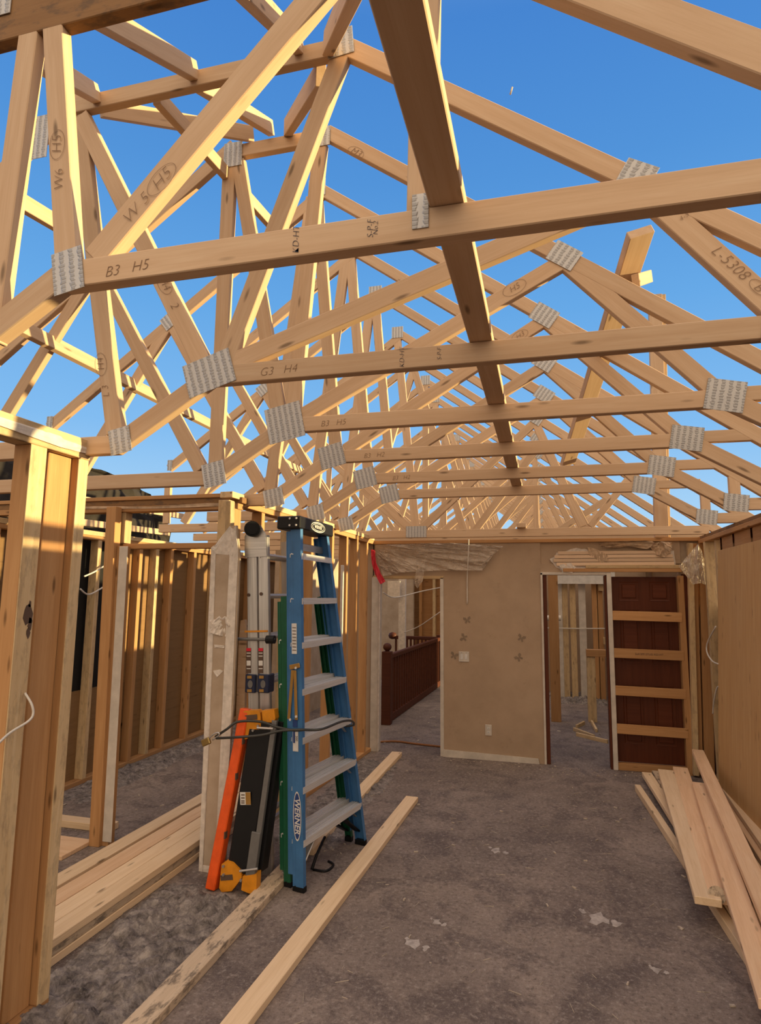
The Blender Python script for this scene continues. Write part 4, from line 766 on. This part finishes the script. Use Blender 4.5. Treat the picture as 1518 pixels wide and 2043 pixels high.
lbp = P(490, 1593, 1, 3.69); board('product_label', P(479, 1593, 1, 3.705), P(500, 1593, 1, 3.705), 0.075, 0.001, (0, 0, 1), 'label', wp, 0); board('label_half', P(490, 1593, 1, 3.7035), P(500, 1593, 1, 3.7035), 0.072, 0.001, (0, 0, 1), 'bronze', wp, 0)
for yy in (1586, 1592, 1598, 1602): board('label_line', P(481, yy, 1, 3.7035), P(488, yy, 1, 3.7035), 0.006, 0.0008, (0, 0, 1), 'ink', wp, 0)
# security cable and padlock around everything
cbl = thing('security_cable', 'dark steel cable wrapped around the ladders and platform', 'cable', (-1.7, 3.7, 0.9))
tube('cable_loop', [P(432, 1473, 1, 3.66), P(470, 1471, 1, 3.60), P(520, 1467, 1, 3.62), P(560, 1458, 1, 3.66), P(600, 1456, 1, 3.68), P(640, 1455, 0, -1.33), P(680, 1440, 0, -1.30), P(700, 1438, 0, -1.29), P(706, 1446, 0, -1.31), P(690, 1449, 0, -1.40)], 0.008, 'dcable', cbl)
tube('cable_loop', [P(430, 1470, 1, 3.70), P(452, 1455, 1, 3.68), P(475, 1440, 1, 3.70), P(520, 1440, 1, 3.72), P(550, 1450, 1, 3.70), P(585, 1457, 1, 3.69), P(608, 1456, 1, 3.70)], 0.008, 'dcable', cbl)
plk = thing('padlock', 'small brass padlock hanging on the security cable', 'padlock', P(412, 1480, 1, 3.66))
c = P(411, 1480, 1, 3.66); bm = bmesh.new(); addbox(bm, -0.03, 0.03, -0.012, 0.012, -0.022, 0.022, 0.006); mk('body', bm, 'brass', plk, Matrix.Translation(c) @ Matrix.Rotation(math.radians(-25), 4, 'Y'))
tube('shackle', [P(416, 1474, 1, 3.66), P(426, 1465, 1, 3.66), P(436, 1462, 1, 3.66), P(436, 1468, 1, 3.66), P(424, 1476, 1, 3.66)], 0.005, 'alu', plk)
tag(tube('dark_rod', [P(622, 1735, 2, 0.01), P(632, 1705, 0, -1.5), P(648, 1670, 0, -1.5)], 0.010, 'black'), 'thin black rod standing under the blue ladder', 'rod')
tag(tube('strap', [P(625, 1735, 2, 0.006), P(650, 1738, 2, 0.006), P(665, 1726, 2, 0.006), P(655, 1718, 2, 0.006)], 0.008, 'black'), 'dark strap curled on the floor under the blue ladder', 'strap')

# ================================================================== loose lumber
PLG = 'loose boards on the floor'
tag(box('plank', (-1.715, 1.2, 0.0), (-1.60, 4.22, 0.045), 'muddy'), 'muddy weathered plank on the floor, near end cut by the lower picture edge', 'plank', PLG)
tag(box('plank', (-1.70, 4.30, 0.0), (-1.585, 7.08, 0.045), 'plank'), 'pale plank on the floor behind the blue ladder, running to the far wall', 'plank', PLG)
t = board('plank', (-1.30, 2.0, 0.02), (-1.165, 5.62, 0.02), 0.11, 0.04, (1, 0, 0), 'plank'); tag(t, 'long clean pale plank on the floor right of the blue ladder', 'plank', PLG)
# stack of new boards by the doorway
SG = 'new boards stacked by the left doorway'
for c_, (x0, w_, n_, m_, nm) in enumerate(((-2.395, 0.115, 3, 'plank', 'front'), (-2.515, 0.115, 3, 'plank', 'second'), (-2.645, 0.13, 3, 'pink', 'third'), (-2.80, 0.12, 3, 'plank', 'rear'))):
    for k in range(n_):
        dx = random.uniform(-0.012, 0.008) if k < n_-1 else 0.0
        tag(board('plank', (x0+dx-0.012, 1.75+0.05*k, 0.0215+0.043*k), (x0+dx+0.045, 5.2+0.08*((k+c_) % 3), 0.0215+0.043*k), w_, 0.0415, (1, 0, 0), 'muddy' if c_ == 0 and k == 1 else m_),
            '%s board, %s column of the doorway stack, %s' % ({'plank': 'pale', 'pink': 'pinkish'}[m_], nm, ('lowest', 'middle layer', 'on top')[k]), 'board', SG)
tag(box('plank', (-4.0, 4.25, 0.0), (-3.2, 4.36, 0.05), 'plank'), 'short pale board on the floor behind the doorway post', 'board')
tag(box('plywood_scrap', (-3.75, 3.75, 0.0), (-3.18, 4.05, 0.03), 'pink'), 'flat wood scrap on the floor left of the doorway post', 'scrap')
# fanned pile at right
RG = 'fanned boards by the plywood sheet'
def pile(a, b, za, zb, w, mat, lb, t=0.042, knob=None):
    A = P(*a, 2, za); B = P(*b, 2, zb); d = B-A
    o = tag(board('plank', A, B, w, t, d.cross(V((0, 0, 1))), mat), lb, 'board', RG)
    if knob: cyl('rounded_end', P(*knob, 2, zb-0.01), P(*knob, 2, zb+0.026), 0.045, 'muddy', o, 20)
pile((1272, 1572), (1560, 2010), 0.03, 0.03, 0.05, 'plank', 'thin board lying lowest at the left edge of the right hand pile', 0.06)
pile((1290, 1545), (1500, 1870), 0.06, 0.05, 0.09, 'plank', 'yellowish board second from the left in the right hand pile')
pile((1309, 1542), (1520, 1860), 0.07, 0.06, 0.08, 'muddy', 'darker board half covered in the right hand pile')
pile((1328, 1540), (1413, 1800), 0.15, 0.15, 0.135, 'plank', 'wide pale board ending short in the middle of the right hand pile')
pile((1357, 1535), (1440, 1797), 0.16, 0.15, 0.13, 'pink', 'wide board with round notch beside the short one in the right hand pile', 0.042, (1430, 1786))
pile((1395, 1566), (1545, 2010), 0.21, 0.21, 0.11, 'pink', 'long pinkish board crossing the pile to the lower right corner')
pile((1392, 1500), (1560, 1880), 0.33, 0.27, 0.10, 'pink', 'topmost board reaching far up to the pocket frame')
pile((1440, 1560), (1590, 1770), 0.10, 0.10, 0.10, 'plank', 'board nearest the plywood sheet in the right hand pile')
pile((1436, 1572), (1590, 1810), 0.05, 0.05, 0.10, 'pink', 'low board beside the plywood sheet, second from it')
pile((1450, 1650), (1590, 1880), 0.12, 0.12, 0.10, 'plank', 'pale board tucked between the topmost board and the plywood sheet')

# ================================================================== loose debris
def mound(name, x0, x1, y0, y1, h, lb, seed, nx=90, ny=190, fx=None):
    rr = random.Random(seed); bm = bmesh.new(); g = [[None]*(ny+1) for _ in range(nx+1)]
    from mathutils import noise as mn
    for i in range(nx+1):
        for j in range(ny+1):
            u_ = i/nx; v_ = j/ny; x = x0+(x1-x0)*u_; y = y0+(y1-y0)*v_
            e = min(1, 5*min(u_, 1-u_, ))*min(1, 8*min(v_, 1-v_))
            z = h*e*(0.15 + 0.7*abs(mn.noise(V((x*4, y*3, seed)))) + 0.6*abs(mn.noise(V((x*13, y*9, seed+3)))) + 0.28*abs(mn.noise(V((x*40, y*24, seed+7)))) + 0.2*abs(mn.noise(V((x*80, y*40, seed+9)))))
            g[i][j] = bm.verts.new((x, y, max(-0.01, z - 0.18*h*(1 + 1.2*mn.noise(V((x*5, y*4, seed+11)))))))
    for i in range(nx):
        for j in range(ny): bm.faces.new((g[i][j], g[i+1][j], g[i+1][j+1], g[i][j+1]))
    o = mk(name, bm, 'debris', None, None, True); tag(o, lb, 'debris', None, 'stuff'); return o
mound('insulation_debris', -2.38, -1.66, 1.7, 3.75, 0.085, 'loose grey insulation and dust heaped between the lumber stack and the muddy plank', 3)
mound('dust_debris', -2.05, -1.45, 4.3, 6.9, 0.05, 'loose dust and chips along the foot of the middle left wall', 5)
mound('dust_debris', -4.25, -3.8, 4.6, 9.0, 0.075, 'grey rubble along the foot of the outer left wall', 8)
mound('dust_debris', -0.9, 1.3, 11.2, 12.3, 0.14, 'grey rubble along the back room studs', 9)
def scatter(name, n, region, lb, seed, stick=0.5, scale=1.0):
    rr = random.Random(seed); bm = bmesh.new()
    for _ in range(n):
        x, y = region(rr); a = rr.uniform(0, 6.28); ln = rr.uniform(0.02, 0.09)*scale; w = 0.0026*scale if rr.random() < stick else ln*rr.uniform(0.3, 0.6)
        if w > 0.004: ln *= 0.45; w *= 0.4
        ca, sa = math.cos(a), math.sin(a); hgt = 0.003 if w < 0.005 else 0.008; vs = []
        for z in (0.0005, hgt):
            for du, dv in ((-1, -1), (1, -1), (1, 1), (-1, 1)):
                px = du*ln/2*rr.uniform(0.85, 1.1); py = dv*w/2*rr.uniform(0.6, 1.3); vs.append(bm.verts.new((x+px*ca-py*sa, y+px*sa+py*ca, z)))
        for q in ((0, 3, 2, 1), (4, 5, 6, 7), (0, 1, 5, 4), (1, 2, 6, 5), (2, 3, 7, 6), (3, 0, 4, 7)): bm.faces.new([vs[i] for i in q])
    tag(mk(name, bm, 'chip'), lb, 'debris', None, 'stuff')
scatter('floor_scraps', 170, lambda r: (r.uniform(-1.1, 1.0), r.uniform(2.3, 7.0)), 'straw, splinters and chips littering the open floor', 1, 0.75, 0.8)
scatter('floor_scraps', 150, lambda r: (r.uniform(-1.1, 1.4), 7.15-abs(r.gauss(0, 0.16))), 'crumbs of plaster along the foot of the far wall', 2, 0.2, 0.5)
scatter('floor_scraps', 120, lambda r: (r.uniform(-4.0, -2.9), r.uniform(4.2, 8.5)), 'chips and scraps on the floor of the left room', 3, 0.4, 1.0)
scatter('floor_scraps', 110, lambda r: (r.uniform(-2.0, 0.7), r.uniform(7.5, 11.5)), 'chips on the floor beyond the two openings', 4, 0.4, 1.2)
scatter('floor_scraps', 120, lambda r: (r.uniform(-2.0, -1.4), r.uniform(4.3, 7.2)), 'white crumbs on the floor behind the ladders', 6, 0.15, 0.6)
# pale plaster smears trodden into the floor
for i, (px, py, w_, lb) in enumerate(((870, 1840, 0.035, 'small pale plaster smear in the middle of the floor'), (826, 1884, 0.05, 'double plaster smear on the floor below the middle'),
        (1190, 1832, 0.08, 'widest pale plaster smear on the floor near the lumber pile'), (990, 1697, 0.05, 'faint plaster smear on the floor right of the clean plank'), (1310, 1935, 0.03, 'plaster chip smear on the floor at lower right'))):
    c = P(px, py, 2, 0.0006); rr = random.Random(40+i); bm = bmesh.new()
    for dx, dy, k in ((0, 0, 1), (w_*1.3, -w_*0.4, 0.5), (-w_*0.9, w_*0.8, 0.35)):
        bm.faces.new([bm.verts.new((dx+math.cos(q*0.57)*w_*k*rr.uniform(0.35, 1.1), dy+math.sin(q*0.57)*w_*k*1.3*rr.uniform(0.35, 1.1), 0)) for q in range(11)])
    r_ = bmesh.ops.extrude_face_region(bm, geom=bm.faces[:])
    for v in [g for g in r_['geom'] if isinstance(g, bmesh.types.BMVert)]: v.co.z += 0.0012
    tag(mk('plaster_smear', bm, M.setdefault('smear', plain('trodden plaster dust', (0.40, 0.35, 0.32, 1), 0.95, var=0.3, sc=30)), None, Matrix.Translation(c)), lb, 'smear', 'plaster smears on the floor')
